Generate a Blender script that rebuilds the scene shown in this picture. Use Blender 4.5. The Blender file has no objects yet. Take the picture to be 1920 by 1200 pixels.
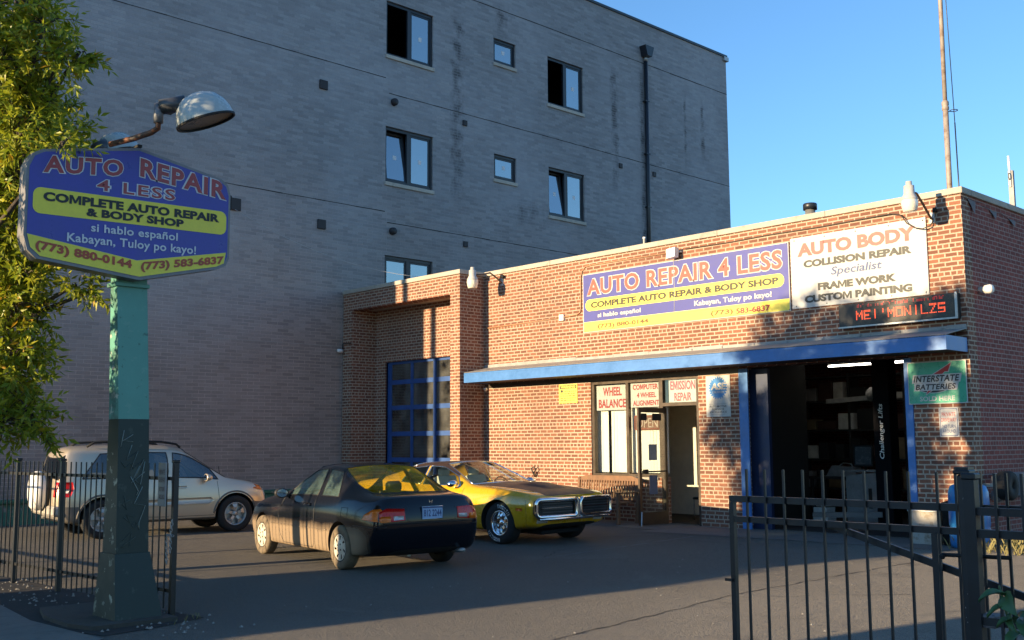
import bpy, math, random
import numpy as np
from mathutils import Vector, Matrix
from mathutils.bvhtree import BVHTree
from mathutils.geometry import delaunay_2d_cdt
R = math.radians
random.seed(7)
scene = bpy.context.scene
COL = scene.collection

# ------------------------------------------------------------------ camera, sky, sun, exposure
cam_d = bpy.data.cameras.new('camera')
cam = bpy.data.objects.new('camera', cam_d)
COL.objects.link(cam)
cam_d.sensor_width = 36.0
cam_d.lens = 37.287
cam_d.clip_start = 0.05
cam_d.clip_end = 3000
_r = Vector((0.686322, 0.727272, -0.006135)); _u = Vector((0.088395, -0.075039, 0.993255)); _f = Vector((-0.721906, 0.682235, 0.115788))
_m = Matrix(((_r.x, _u.x, -_f.x), (_r.y, _u.y, -_f.y), (_r.z, _u.z, -_f.z)))
cam.matrix_world = Matrix.Translation(Vector((7.461, -17.379, 1.65))) @ _m.to_4x4()
scene.camera = cam

SUN_TO = Vector((-0.20, -1.0, 0.145)).normalized()      # direction towards the sun
world = bpy.data.worlds.new('World')
scene.world = world
world.use_nodes = True
wn = world.node_tree
sky = wn.nodes.new('ShaderNodeTexSky')
sky.sky_type = 'NISHITA'
sky.sun_disc = False
sky.sun_elevation = math.asin(SUN_TO.z)
sky.sun_rotation = math.atan2(SUN_TO.x, SUN_TO.y)
sky.air_density = 1.0
sky.dust_density = 0.0
sky.ozone_density = 4.0
wn.links.new(sky.outputs[0], wn.nodes['Background'].inputs[0])
wn.nodes['Background'].inputs[1].default_value = 0.118
sun_d = bpy.data.lights.new('sun', 'SUN')
sun_d.energy = 3.9
sun_d.angle = R(0.5)
sun_d.color = (1.0, 0.755, 0.45)
sun = bpy.data.objects.new('sun', sun_d)
sun.rotation_euler = SUN_TO.to_track_quat('Z', 'Y').to_euler()
sun.location = (0, -30, 30)
COL.objects.link(sun)
scene.view_settings.view_transform = 'Standard'
scene.view_settings.look = 'None'
scene.view_settings.gamma = 1.0
scene.view_settings.exposure = 1.55
scene.render.engine = 'CYCLES'
scene.cycles.max_bounces = 8
scene.cycles.transparent_max_bounces = 16

# ------------------------------------------------------------------ materials
class NT:
    def __init__(s, name):
        s.m = bpy.data.materials.new(name); s.m.use_nodes = True
        s.t = s.m.node_tree; s.b = s.t.nodes['Principled BSDF']; s.out = s.t.nodes['Material Output']
    def n(s, typ, **kw):
        nd = s.t.nodes.new('ShaderNode' + typ)
        for k, v in kw.items(): setattr(nd, k, v)
        return nd
    def l(s, a, b): s.t.links.new(a, b)
    def math(s, op, a, b=None, c=None):
        nd = s.n('Math', operation=op)
        for i, v in enumerate((a, b, c)):
            if v is None: continue
            if isinstance(v, (int, float)): nd.inputs[i].default_value = v
            else: s.l(v, nd.inputs[i])
        return nd.outputs[0]
    def mix(s, fac, a, b, mode='MIX'):
        nd = s.n('MixRGB', blend_type=mode)
        for i, v in enumerate((fac, a, b)):
            if isinstance(v, (int, float)): nd.inputs[i].default_value = v
            elif isinstance(v, tuple): nd.inputs[i].default_value = (*v, 1) if len(v) == 3 else v
            else: s.l(v, nd.inputs[i])
        return nd.outputs[0]
    def ramp(s, fac, lo, hi):
        nd = s.n('MapRange'); nd.inputs[1].default_value = lo; nd.inputs[2].default_value = hi
        s.l(fac, nd.inputs[0]); return nd.outputs[0]
    def noise(s, scale, detail=4, vec=None, rough=.55, dist=0):
        nd = s.n('TexNoise'); nd.inputs['Scale'].default_value = scale
        nd.inputs['Detail'].default_value = detail; nd.inputs['Roughness'].default_value = rough
        nd.inputs['Distortion'].default_value = dist
        s.l(vec if vec is not None else s.obj(), nd.inputs['Vector']); return nd.outputs[0]
    def obj(s):
        if not hasattr(s, '_o'): s._o = s.n('TexCoord').outputs['Object']
        return s._o
    def bump(s, h, strength=.3, dist=.01):
        nd = s.n('Bump'); nd.inputs['Strength'].default_value = strength; nd.inputs['Distance'].default_value = dist
        s.l(h, nd.inputs['Height']); s.l(nd.outputs[0], s.b.inputs['Normal'])
    def set(s, **kw):
        for k, v in kw.items():
            k = k.replace('_', ' ')
            if isinstance(v, (int, float)): s.b.inputs[k].default_value = v
            elif isinstance(v, tuple): s.b.inputs[k].default_value = (*v, 1)
            else: s.l(v, s.b.inputs[k])

def M(name, col, rough=.6, metal=0., var=.25, scale=6., bump=0., coat=0., spec=.5, tint=None):
    k = NT(name)
    n1 = k.noise(scale, 5)
    n2 = k.noise(scale * 7.3, 3)
    f = k.math('ADD', k.math('MULTIPLY', n1, .65), k.math('MULTIPLY', n2, .35))
    f = k.ramp(f, .32, .68)
    d = tint or tuple(c * (1 - var) for c in col)
    hi = tuple(min(1, c * (1 + var * .45)) for c in col)
    k.set(Base_Color=k.mix(f, d, hi), Metallic=metal)
    k.set(Roughness=k.math('ADD', k.math('MULTIPLY', f, .18), max(.03, rough - .09)))
    k.b.inputs['Coat Weight'].default_value = coat
    k.b.inputs['Coat Roughness'].default_value = .06
    k.b.inputs['Specular IOR Level'].default_value = spec
    if bump: k.bump(n2, bump, .006)
    return k.m

FAC = {}
def brick_mat(name, c1, c2, mortar, bw, bh, ms, header=0, stain=None, mort_var=.25, bump=.5, haze=None, low=None):
    k = NT(name)
    sx = k.n('SeparateXYZ'); k.l(k.obj(), sx.inputs[0])
    u = k.math('ADD', sx.outputs[0], sx.outputs[1]); z = sx.outputs[2]
    wob = k.math('MULTIPLY', k.math('SUBTRACT', k.noise(9, 2), .5), .012)
    cv = k.n('CombineXYZ'); k.l(k.math('ADD', u, wob), cv.inputs[0]); k.l(k.math('ADD', k.math('ADD', z, 40 * bh), wob), cv.inputs[1])
    def bt(w, off):
        b = k.n('TexBrick', offset=off, squash=1.0)
        b.inputs['Color1'].default_value = (*c1, 1); b.inputs['Color2'].default_value = (*c2, 1)
        b.inputs['Mortar'].default_value = (*mortar, 1)
        b.inputs['Scale'].default_value = 1; b.inputs['Mortar Size'].default_value = ms
        b.inputs['Mortar Smooth'].default_value = .15; b.inputs['Bias'].default_value = 0
        b.inputs['Brick Width'].default_value = w; b.inputs['Row Height'].default_value = bh
        k.l(cv.outputs[0], b.inputs['Vector']); return b
    b1 = bt(bw, .5)
    col, fac = b1.outputs[0], b1.outputs[1]
    if header:
        b2 = bt(bw / 2, .25)
        row = k.math('FLOOR', k.math('DIVIDE', k.math('ADD', k.math('ADD', z, 40 * bh), wob), bh))
        sel = k.math('LESS_THAN', k.math('MODULO', row, header), .5)
        col = k.mix(sel, col, b2.outputs[0])
        fac = k.mix(sel, fac, b2.outputs[1])
    # tone differences inside single bricks and weathering over the wall
    n = k.noise(26, 3); col = k.mix(k.math('MULTIPLY', k.ramp(n, .35, .75), .35), col, tuple(c * .45 for c in c1))
    big = k.ramp(k.noise(.55, 5), .4, .68)
    col = k.mix(k.math('MULTIPLY', big, .28), col, stain or tuple(c * .5 for c in c1))
    if haze:
        hz = k.ramp(k.noise(.28, 6, rough=.62), haze[1], haze[2])
        fine = k.ramp(k.noise(5, 4), .25, .75)
        col = k.mix(k.math('MULTIPLY', k.math('MULTIPLY', hz, k.math('ADD', k.math('MULTIPLY', fine, .5), .5)), haze[3]), col, haze[0])
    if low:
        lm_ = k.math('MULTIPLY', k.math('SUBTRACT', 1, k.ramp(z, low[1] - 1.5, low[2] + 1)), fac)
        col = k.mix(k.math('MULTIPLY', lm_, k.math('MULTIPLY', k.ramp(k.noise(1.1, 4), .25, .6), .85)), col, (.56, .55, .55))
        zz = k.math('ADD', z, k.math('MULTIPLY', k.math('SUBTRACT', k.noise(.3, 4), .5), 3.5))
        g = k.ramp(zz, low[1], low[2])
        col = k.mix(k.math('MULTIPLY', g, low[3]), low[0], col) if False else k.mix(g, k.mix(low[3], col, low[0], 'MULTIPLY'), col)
    FAC[name] = fac
    k.set(Base_Color=col, Roughness=.88)
    h = k.math('ADD', k.math('MULTIPLY', k.math('SUBTRACT', 1, fac), 1.0), k.math('MULTIPLY', k.noise(60, 3), .35))
    k.bump(h, bump, .012)
    return k.m

def glass_mat(name, tint=(.8, .85, .85), opac=.12, rough=.02, refl=1.0, dirt=0.0, dirtcol=(.45, .45, .42)):
    k = NT(name)
    k.t.nodes.remove(k.b)
    tr = k.n('BsdfTransparent'); tr.inputs[0].default_value = (*tint, 1)
    gl = k.n('BsdfGlossy'); gl.inputs['Roughness'].default_value = rough
    df = k.n('BsdfDiffuse'); df.inputs[0].default_value = (*dirtcol, 1)
    lw = k.n('LayerWeight'); lw.inputs[0].default_value = .5
    fr = k.math('ADD', k.math('MULTIPLY', k.math('POWER', lw.outputs['Facing'], 5), .95), .045)
    f = k.math('MINIMUM', k.math('ADD', k.math('MULTIPLY', fr, refl), opac), 1.0)
    m1 = k.n('MixShader'); k.l(f, m1.inputs[0]); k.l(tr.outputs[0], m1.inputs[1]); k.l(gl.outputs[0], m1.inputs[2])
    m2 = k.n('MixShader'); k.l(k.math('MULTIPLY', k.ramp(k.noise(2.5, 5), .3, .75), dirt), m2.inputs[0])
    k.l(m1.outputs[0], m2.inputs[1]); k.l(df.outputs[0], m2.inputs[2])
    k.l(m2.outputs[0], k.out.inputs[0])
    return k.m

def asphalt_mat():
    k = NT('asphalt')
    n1 = k.ramp(k.noise(.35, 6, rough=.6), .35, .68)
    n2 = k.ramp(k.noise(45, 3), .3, .7)
    n3 = k.ramp(k.noise(2.2, 5, dist=.6), .52, .7)
    n4 = k.ramp(k.noise(160, 2), .35, .65)
    sx = k.n('SeparateXYZ'); k.l(k.obj(), sx.inputs[0])
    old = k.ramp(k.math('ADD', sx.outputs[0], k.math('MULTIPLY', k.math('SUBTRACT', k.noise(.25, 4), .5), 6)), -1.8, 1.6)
    c = k.mix(n1, (.015, .016, .018), (.027, .027, .027))
    c = k.mix(k.math('MULTIPLY', old, .8), c, (.150, .132, .108))  # worn paving on the right, lightened to carry the sunlight on it
    c = k.mix(k.math('MULTIPLY', n2, .25), c, (.03, .03, .03))
    c = k.mix(k.math('MULTIPLY', n4, .16), c, (.16, .15, .135))
    c = k.mix(k.math('MULTIPLY', n3, .38), c, (.038, .035, .033))
    oil = k.ramp(k.noise(.9, 5, rough=.6, dist=1.2), .60, .70)
    c = k.mix(k.math('MULTIPLY', oil, .62), c, (.014, .014, .015))
    pale = k.ramp(k.noise(.55, 6, rough=.7, dist=2.0), .58, .75)
    c = k.mix(k.math('MULTIPLY', pale, .30), c, (.16, .145, .125))
    k.set(Base_Color=c, Roughness=.86)
    k.b.inputs['Specular IOR Level'].default_value = .2
    k.b.inputs['Diffuse Roughness'].default_value = 1.0
    k.b.inputs['Sheen Weight'].default_value = .20; k.b.inputs['Sheen Roughness'].default_value = .6; k.b.inputs['Sheen Tint'].default_value = (1, .9, .76, 1)
    # exposed aggregate: every stone face tilts its own way
    nz = k.n('TexNoise'); nz.inputs['Scale'].default_value = 170; nz.inputs['Detail'].default_value = 3; k.l(k.obj(), nz.inputs['Vector'])
    v1 = k.n('VectorMath', operation='SUBTRACT'); k.l(nz.outputs['Color'], v1.inputs[0]); v1.inputs[1].default_value = (.5, .5, .5)
    v2 = k.n('VectorMath', operation='MULTIPLY'); k.l(v1.outputs[0], v2.inputs[0]); v2.inputs[1].default_value = (6.5, 6.5, .3)
    g = k.n('NewGeometry'); v3 = k.n('VectorMath', operation='ADD'); k.l(g.outputs['Normal'], v3.inputs[0]); k.l(v2.outputs[0], v3.inputs[1])
    v4 = k.n('VectorMath', operation='NORMALIZE'); k.l(v3.outputs[0], v4.inputs[0]); k.l(v4.outputs[0], k.b.inputs['Normal'])
    return k.m

def concrete_mat(name, col, rough=.9):
    k = NT(name)
    n1 = k.ramp(k.noise(.9, 6, rough=.65), .3, .7); n2 = k.ramp(k.noise(30, 4), .3, .7); n3 = k.ramp(k.noise(4, 5, dist=1), .55, .72)
    c = k.mix(n1, tuple(x * .72 for x in col), col)
    c = k.mix(k.math('MULTIPLY', n2, .3), c, tuple(x * .5 for x in col))
    c = k.mix(k.math('MULTIPLY', n3, .5), c, tuple(x * .42 for x in col))
    k.set(Base_Color=c, Roughness=rough); k.bump(n2, .3, .006)
    return k.m

def emis(name, col, s):
    k = NT(name); k.set(Base_Color=col, Emission_Color=col, Emission_Strength=s); return k.m

def rust_mat(name, col, rust=(.16, .055, .02), lo=.5, hi=.62, rough=.6):
    k = NT(name)
    f = k.ramp(k.noise(7, 6, rough=.65), lo, hi)
    k.set(Base_Color=k.mix(f, col, rust), Roughness=rough); k.bump(k.noise(40, 3), .2, .004)
    return k.m

MT = {}
def mat(key, *a, **k):
    if key not in MT: MT[key] = M(key, *a, **k)
    return MT[key]

# ------------------------------------------------------------------ mesh building
class MB:
    def __init__(s): s.v = []; s.f = []; s.mi = []; s.cur = 0; s.sm = []; s.smooth = False
    def add(s, vs, fs):
        o = len(s.v); s.v += [tuple(float(c) for c in p) for p in vs]
        for f in fs: s.f.append(tuple(i + o for i in f)); s.mi.append(s.cur); s.sm.append(s.smooth)
        return s
    def box(s, x0, x1, y0, y1, z0, z1, bev=0.0):
        if x0 > x1: x0, x1 = x1, x0
        if y0 > y1: y0, y1 = y1, y0
        if z0 > z1: z0, z1 = z1, z0
        if bev <= 0:
            vs = [(x, y, z) for z in (z0, z1) for y in (y0, y1) for x in (x0, x1)]
            return s.add(vs, [(0, 2, 3, 1), (4, 5, 7, 6), (0, 1, 5, 4), (2, 6, 7, 3), (0, 4, 6, 2), (1, 3, 7, 5)])
        b = min(bev, (x1 - x0) * .49, (y1 - y0) * .49, (z1 - z0) * .49)
        vs = []; idx = {}
        for a, x in enumerate((x0, x1)):
            for c, y in enumerate((y0, y1)):
                for d, z in enumerate((z0, z1)):
                    sx, sy, sz = (b if a == 0 else -b), (b if c == 0 else -b), (b if d == 0 else -b)
                    idx[(a, c, d, 'x')] = len(vs); vs.append((x, y + sy, z + sz))
                    idx[(a, c, d, 'y')] = len(vs); vs.append((x + sx, y, z + sz))
                    idx[(a, c, d, 'z')] = len(vs); vs.append((x + sx, y + sy, z))
        fs = []
        g = lambda a, c, d, t: idx[(a, c, d, t)]
        for a in (0, 1):
            q = [g(a, 0, 0, 'x'), g(a, 1, 0, 'x'), g(a, 1, 1, 'x'), g(a, 0, 1, 'x')]; fs.append(q if a else q[::-1])
            q = [g(0, a, 0, 'y'), g(1, a, 0, 'y'), g(1, a, 1, 'y'), g(0, a, 1, 'y')]; fs.append(q[::-1] if a else q)
            q = [g(0, 0, a, 'z'), g(1, 0, a, 'z'), g(1, 1, a, 'z'), g(0, 1, a, 'z')]; fs.append(q if a else q[::-1])
        for a in (0, 1):
            for c in (0, 1):
                fs.append([g(a, c, 0, 'x'), g(a, c, 1, 'x'), g(a, c, 1, 'y'), g(a, c, 0, 'y')])
                fs.append([g(a, 0, c, 'x'), g(a, 1, c, 'x'), g(a, 1, c, 'z'), g(a, 0, c, 'z')])
                fs.append([g(0, a, c, 'y'), g(1, a, c, 'y'), g(1, a, c, 'z'), g(0, a, c, 'z')])
                for d in (0, 1): fs.append([g(a, c, d, 'x'), g(a, c, d, 'y'), g(a, c, d, 'z')])
        return s.add(vs, fs)
    def prism(s, poly, d, thick):
        # poly: list of 3D points (planar), extruded by vector d*thick
        n = len(poly); d = Vector(d) * thick
        vs = [Vector(p) for p in poly] + [Vector(p) + d for p in poly]
        fs = [tuple(range(n))[::-1], tuple(range(n, 2 * n))] + [(i, (i + 1) % n, (i + 1) % n + n, i + n) for i in range(n)]
        return s.add(vs, fs)
    def quad(s, a, b, c, d): return s.add([a, b, c, d], [(0, 1, 2, 3)])
    def tube(s, pts, r, seg=8, cap=True):
        pts = [Vector(p) for p in pts]; n = len(pts)
        rs = r if isinstance(r, (list, tuple)) else [r] * n
        vs = []; fs = []; up = None
        for i, p in enumerate(pts):
            t = (pts[min(i + 1, n - 1)] - pts[max(i - 1, 0)])
            if t.length < 1e-9: t = Vector((0, 0, 1))
            t.normalize()
            if up is None:
                up = Vector((0, 0, 1)) if abs(t.z) < .9 else Vector((1, 0, 0))
            a = t.cross(up); a = a.normalized() if a.length > 1e-6 else t.orthogonal().normalized()
            b = a.cross(t).normalized(); up = b
            for k in range(seg):
                an = 2 * math.pi * k / seg
                vs.append(p + (a * math.cos(an) + b * math.sin(an)) * rs[i])
        for i in range(n - 1):
            for k in range(seg):
                k2 = (k + 1) % seg
                fs.append((i * seg + k, i * seg + k2, (i + 1) * seg + k2, (i + 1) * seg + k))
        if cap:
            fs.append(tuple(range(seg))[::-1]); fs.append(tuple(range((n - 1) * seg, n * seg)))
        o = s.smooth; s.smooth = True; s.add(vs, fs); s.smooth = o
        return s
    def bar(s, a, b, w, h, up=(0, 0, 1)):
        a, b = Vector(a), Vector(b); t = (b - a).normalized(); up = Vector(up)
        x = t.cross(up)
        x = x.normalized() if x.length > 1e-6 else t.orthogonal().normalized()
        y = x.cross(t).normalized()
        vs = [p + x * (sx * w / 2) + y * (sy * h / 2) for p in (a, b) for sx, sy in ((-1, -1), (1, -1), (1, 1), (-1, 1))]
        return s.add(vs, [(0, 1, 2, 3), (7, 6, 5, 4), (0, 4, 5, 1), (1, 5, 6, 2), (2, 6, 7, 3), (3, 7, 4, 0)])
    def lathe(s, prof, seg=32, axis='Z', org=(0, 0, 0), closed=False):
        # prof: list of (r, h)
        n = len(prof); vs = []; fs = []; org = Vector(org)
        for k in range(seg):
            an = 2 * math.pi * k / seg; c, si = math.cos(an), math.sin(an)
            for r_, h_ in prof:
                p = {'Z': (r_ * c, r_ * si, h_), 'Y': (r_ * c, h_, r_ * si), 'X': (h_, r_ * c, r_ * si)}[axis]
                vs.append(org + Vector(p))
        m = n if closed else n - 1
        for k in range(seg):
            k2 = (k + 1) % seg
            for j in range(m):
                j2 = (j + 1) % n
                fs.append((k * n + j, k2 * n + j, k2 * n + j2, k * n + j2))
        o = s.smooth; s.smooth = True; s.add(vs, fs); s.smooth = o
        return s
    def build(s, name, mats, parent=None, org=None, smooth_angle=None):
        me = bpy.data.meshes.new(name)
        o = Vector(org) if org is not None else (root_loc(parent) if parent is not None else Vector((0, 0, 0)))
        v = [(p[0] - o.x, p[1] - o.y, p[2] - o.z) for p in s.v]
        me.from_pydata(v, [], s.f)
        mats = mats if isinstance(mats, (list, tuple)) else [mats]
        for m in mats: me.materials.append(m)
        if len(mats) > 1: me.polygons.foreach_set('material_index', s.mi)
        me.polygons.foreach_set('use_smooth', s.sm)
        me.update()
        return link(name, me, parent, o if parent is None else None)

def root_loc(o):
    # world offset of the frame parts are authored in; rotated roots are authored locally
    while o.parent: o = o.parent
    return Vector((0, 0, 0)) if o.get('_local') else o.location.copy()
def link(name, me, parent=None, loc=None):
    ob = bpy.data.objects.new(name, me); COL.objects.link(ob)
    if parent is not None: ob.parent = parent
    elif loc is not None: ob.location = loc
    return ob
def thing(name, label, cat, loc=(0, 0, 0), rz=None, group=None):
    o = bpy.data.objects.new(name, None); COL.objects.link(o)
    o.empty_display_size = .2
    o.location = loc
    if rz is not None: o.rotation_euler = (0, 0, rz); o['_local'] = 1
    return tag(o, label, cat, group)
def tag(o, label=None, cat=None, group=None, kind=None):
    if label: o['label'] = label
    if cat: o['category'] = cat
    if group: o['group'] = group
    if kind: o['kind'] = kind
    return o
def copy_tree(o, parent=None):
    c = o.copy(); COL.objects.link(c); c.parent = parent
    for ch in [x for x in bpy.data.objects if x.parent == o]: copy_tree(ch, c)
    return c

_txt_cache = {}
def text_shape(s, bold=0.0, spacing=1.0):
    key = (s, bold, spacing)
    if key in _txt_cache: return _txt_cache[key]
    cu = bpy.data.curves.new('t', 'FONT'); cu.body = s; cu.size = 1; cu.offset = bold; cu.space_character = spacing
    cu.resolution_u = 3
    ob = bpy.data.objects.new('t', cu); COL.objects.link(ob)
    dg = bpy.context.evaluated_depsgraph_get()
    me = bpy.data.meshes.new_from_object(ob.evaluated_get(dg))
    v = np.array([p.co[:2] for p in me.vertices]); f = [tuple(p.vertices) for p in me.polygons]
    bpy.data.objects.remove(ob); bpy.data.curves.remove(cu); bpy.data.meshes.remove(me)
    if 'M' in s and bold > .005:
        # heavy M drawn as one outline: the offset folds its inner corners
        par = list(range(len(v)))
        def find(a):
            while par[a] != a: par[a] = par[par[a]]; a = par[a]
            return a
        for q in f:
            for a in q[1:]: par[find(a)] = find(q[0])
        isl = {}
        for i in range(len(v)): isl.setdefault(find(i), []).append(i)
        order = sorted(isl.values(), key=lambda ids: v[ids, 0].min())
        chars = s.replace(' ', '')
        if len(order) == len(chars):
            MP = np.array([(0, 0), (0, 1), (.26, 1), (.5, .42), (.74, 1), (1, 1), (1, 0), (.79, 0), (.79, .64), (.58, .10), (.42, .10), (.21, .64), (.21, 0)])
            drop = set()
            for k_, ch in enumerate(chars):
                if ch != 'M': continue
                ids = order[k_]; drop |= set(ids); lo, hi = v[ids].min(0), v[ids].max(0)
                f.append(tuple(range(len(v), len(v) + len(MP)))); v = np.vstack([v, lo + MP * (hi - lo)])
            f = [q for q in f if q[0] not in drop]
            used = sorted({i for q in f for i in q}); rm_ = {a: b for b, a in enumerate(used)}
            v = v[used]; f = [tuple(rm_[i] for i in q) for q in f]
    _txt_cache[key] = (v, f); return v, f
def text(mb, s, box, place, bold=0.0, spacing=1.0, shear=0.0, warp=None, ref=None):
    """add lettering: box (u0,u1,v0,v1) in surface coordinates; place(u,v) -> 3D"""
    v, f = text_shape(s, bold, spacing)
    rv, _ = text_shape(s, ref if ref is not None else bold, spacing)
    lo, hi = rv.min(0), rv.max(0)
    t = (v - lo) / np.maximum(hi - lo, 1e-6)
    out = []
    for a, b in t:
        u = box[0] + (box[1] - box[0]) * a; w = box[2] + (box[3] - box[2]) * b
        u += shear * (w - box[2])
        if warp: w += warp(u)
        out.append(place(u, w))
    mb.add(out, f)
def text_words(s, box, place, **kw):
    """the same lettering, one mesh builder per word"""
    mb = MB(); text(mb, s, box, place, **kw)
    if ' ' not in s: return [mb]
    v, f = text_shape(s, kw.get('bold', 0.0), kw.get('spacing', 1.0))
    iv = []
    for q in f:
        xs = v[list(q), 0]; iv.append((xs.min(), xs.max(), q))
    iv.sort(key=lambda t_: t_[0]); groups = []; end = -9
    for a, b, q in iv:
        if a > end + .17: groups.append([])
        groups[-1].append(q); end = max(end, b)
    out = []
    for g in groups:
        m = MB(); used = sorted({i for q in g for i in q}); rm_ = {i: k for k, i in enumerate(used)}
        m.add([mb.v[i] for i in used], [tuple(rm_[i] for i in q) for q in g]); out.append(m)
    return out
def rrect(u0, u1, v0, v1, r, seg=8):
    pts = []
    for cx, cy, a0 in ((u1 - r, v1 - r, 0), (u0 + r, v1 - r, 90), (u0 + r, v0 + r, 180), (u1 - r, v0 + r, 270)):
        for k in range(seg + 1):
            a = R(a0 + 90 * k / seg); pts.append((cx + r * math.cos(a), cy + r * math.sin(a)))
    return pts
# ------------------------------------------------------------------ shared materials
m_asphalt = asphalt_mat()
m_conc = concrete_mat('sidewalk_concrete', (.20, .19, .17))
m_conc_d = concrete_mat('apron_concrete', (.17, .16, .145))
m_lime = concrete_mat('limestone_coping', (.50, .45, .38))
m_dirt = concrete_mat('dirt_verge', (.034, .030, .027), .95)
m_brick = brick_mat('shop_red_brick', (.28, .112, .064), (.145, .056, .036), (.46, .375, .285), .215, .0785, .0125, header=6, stain=(.10, .05, .035))
m_brick_side = brick_mat('side_red_brick', (.30, .070, .052), (.19, .046, .037), (.38, .26, .22), .215, .0785, .0095, header=6, stain=(.09, .04, .035))

def grey_brick():
    m = brick_mat('grey_block_brick', (.365, .368, .385), (.245, .248, .262), (.30, .305, .32), .335, .0885, .007, stain=(.16, .165, .18),
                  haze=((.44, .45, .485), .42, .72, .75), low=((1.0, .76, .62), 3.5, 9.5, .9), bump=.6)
    k = m.node_tree; b = k.nodes['Principled BSDF']
    lk = b.inputs['Base Color'].links[0]; src = lk.from_socket
    h = NT.__new__(NT); h.m = m; h.t = k; h.b = b
    sx = h.n('SeparateXYZ'); h.l(h.obj(), sx.inputs[0]); y = sx.outputs[1]; z = sx.outputs[2]
    nz = h.noise(5, 4); tot = None
    for yc, w, z0, z1 in ((3.35, .30, 8.9, 15.2), (5.25, .35, 14.6, 16.0), (10.75, .22, 10.4, 15.2), (14.9, .10, 12.0, 15.3), (16.0, .16, 12.4, 15.2), (6.4, .8, 8.5, 9.6), (12.3, .14, 7.5, 15.5)):
        d = h.math('ABSOLUTE', h.math('SUBTRACT', h.math('ADD', y, h.math('MULTIPLY', h.math('SUBTRACT', nz, .5), w * 2.2)), yc))
        a = h.math('SUBTRACT', 1, h.ramp(d, w * .3, w))
        a = h.math('MULTIPLY', a, h.math('MULTIPLY', h.ramp(z, z0, z0 + .8), h.math('SUBTRACT', 1, h.ramp(z, z1 - .5, z1))))
        tot = a if tot is None else h.math('MAXIMUM', tot, a)
    tot = h.math('MULTIPLY', h.math('MULTIPLY', tot, h.ramp(h.noise(2.4, 3), .36, .62)), h.math('SUBTRACT', 1, h.math('MULTIPLY', FAC['grey_block_brick'], .85)))
    # the pale mortar shows again where the haze has washed off
    c2 = h.mix(tot, src, h.mix(.70, src, (.018, .017, .02)))
    h.l(c2, b.inputs['Base Color'])
    return m
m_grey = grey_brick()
m_blue = M('blue_paint', (.060, .185, .46), .42, var=.2, scale=3, spec=.4)
m_blue_d = M('dark_blue_paint', (.028, .085, .27), .45, var=.25, scale=3)
m_black = M('black_paint', (.012, .012, .014), .42, var=.3, scale=9)
m_blackm = M('black_matte', (.012, .012, .012), .8, var=.3)
m_frame = M('dark_window_frame', (.018, .022, .030), .4, var=.2)
m_bronze = M('bronze_aluminium', (.085, .065, .050), .38, metal=.6, var=.2)
m_steel = M('galvanised_steel', (.42, .42, .41), .42, metal=.6, var=.3, scale=14)
m_white = M('white_paint', (.78, .77, .74), .45, var=.08, scale=5)
m_cream = M('cream_plaster', (.55, .50, .40), .8, var=.15)
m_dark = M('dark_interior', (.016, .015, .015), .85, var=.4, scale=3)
m_chrome = M('chrome', (.82, .82, .82), .12, metal=1., var=.08)
m_rubber = M('rubber', (.014, .014, .014), .75, var=.3, scale=14)
m_glass = glass_mat('window_glass', tint=(.95, .97, .96), opac=.03, refl=.8)
m_skyglass = glass_mat('coated_glass', tint=(.28, .30, .32), opac=.37, refl=1.2, rough=.02, dirt=.05)

def surf_x(X, d=1):      # surface facing +X : u = Y, v = Z
    return lambda u, v, o=0.0: (X + d * o, u, v)
def surf_y(Y):           # surface facing -Y : u = X, v = Z
    return lambda u, v, o=0.0: (u, Y - o, v)
def off(place, o): return lambda u, v: place(u, v, o)

def wall_holes(mb, place, u0, u1, v0, v1, holes, thick):
    """slab wall with rectangular openings, place(u,v,o) with o measured outwards"""
    us = sorted({u0, u1, *[h[0] for h in holes], *[h[1] for h in holes]})
    vs = sorted({v0, v1, *[h[2] for h in holes], *[h[3] for h in holes]})
    inside = lambda a, b: any(h[0] < a < h[1] and h[2] < b < h[3] for h in holes)
    for a, b in zip(us, us[1:]):
        for c, d in zip(vs, vs[1:]):
            if inside((a + b) / 2, (c + d) / 2): continue
            mb.quad(place(a, c, 0), place(b, c, 0), place(b, d, 0), place(a, d, 0))
            mb.quad(place(a, c, -thick), place(a, d, -thick), place(b, d, -thick), place(b, c, -thick))
    solid = lambda i, j: 0 <= i < len(us) - 1 and 0 <= j < len(vs) - 1 and not inside((us[i] + us[i + 1]) / 2, (vs[j] + vs[j + 1]) / 2)
    for i in range(len(us) - 1):
        for j in range(len(vs) - 1):
            if not solid(i, j): continue
            a, b, c, d = us[i], us[i + 1], vs[j], vs[j + 1]
            for (di, dj), p, q in (((0, -1), (a, c), (b, c)), ((1, 0), (b, c), (b, d)), ((0, 1), (b, d), (a, d)), ((-1, 0), (a, d), (a, c))):
                if not solid(i + di, j + dj):
                    mb.quad(place(*p, 0), place(*p, -thick), place(*q, -thick), place(*q, 0))
    return mb

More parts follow.
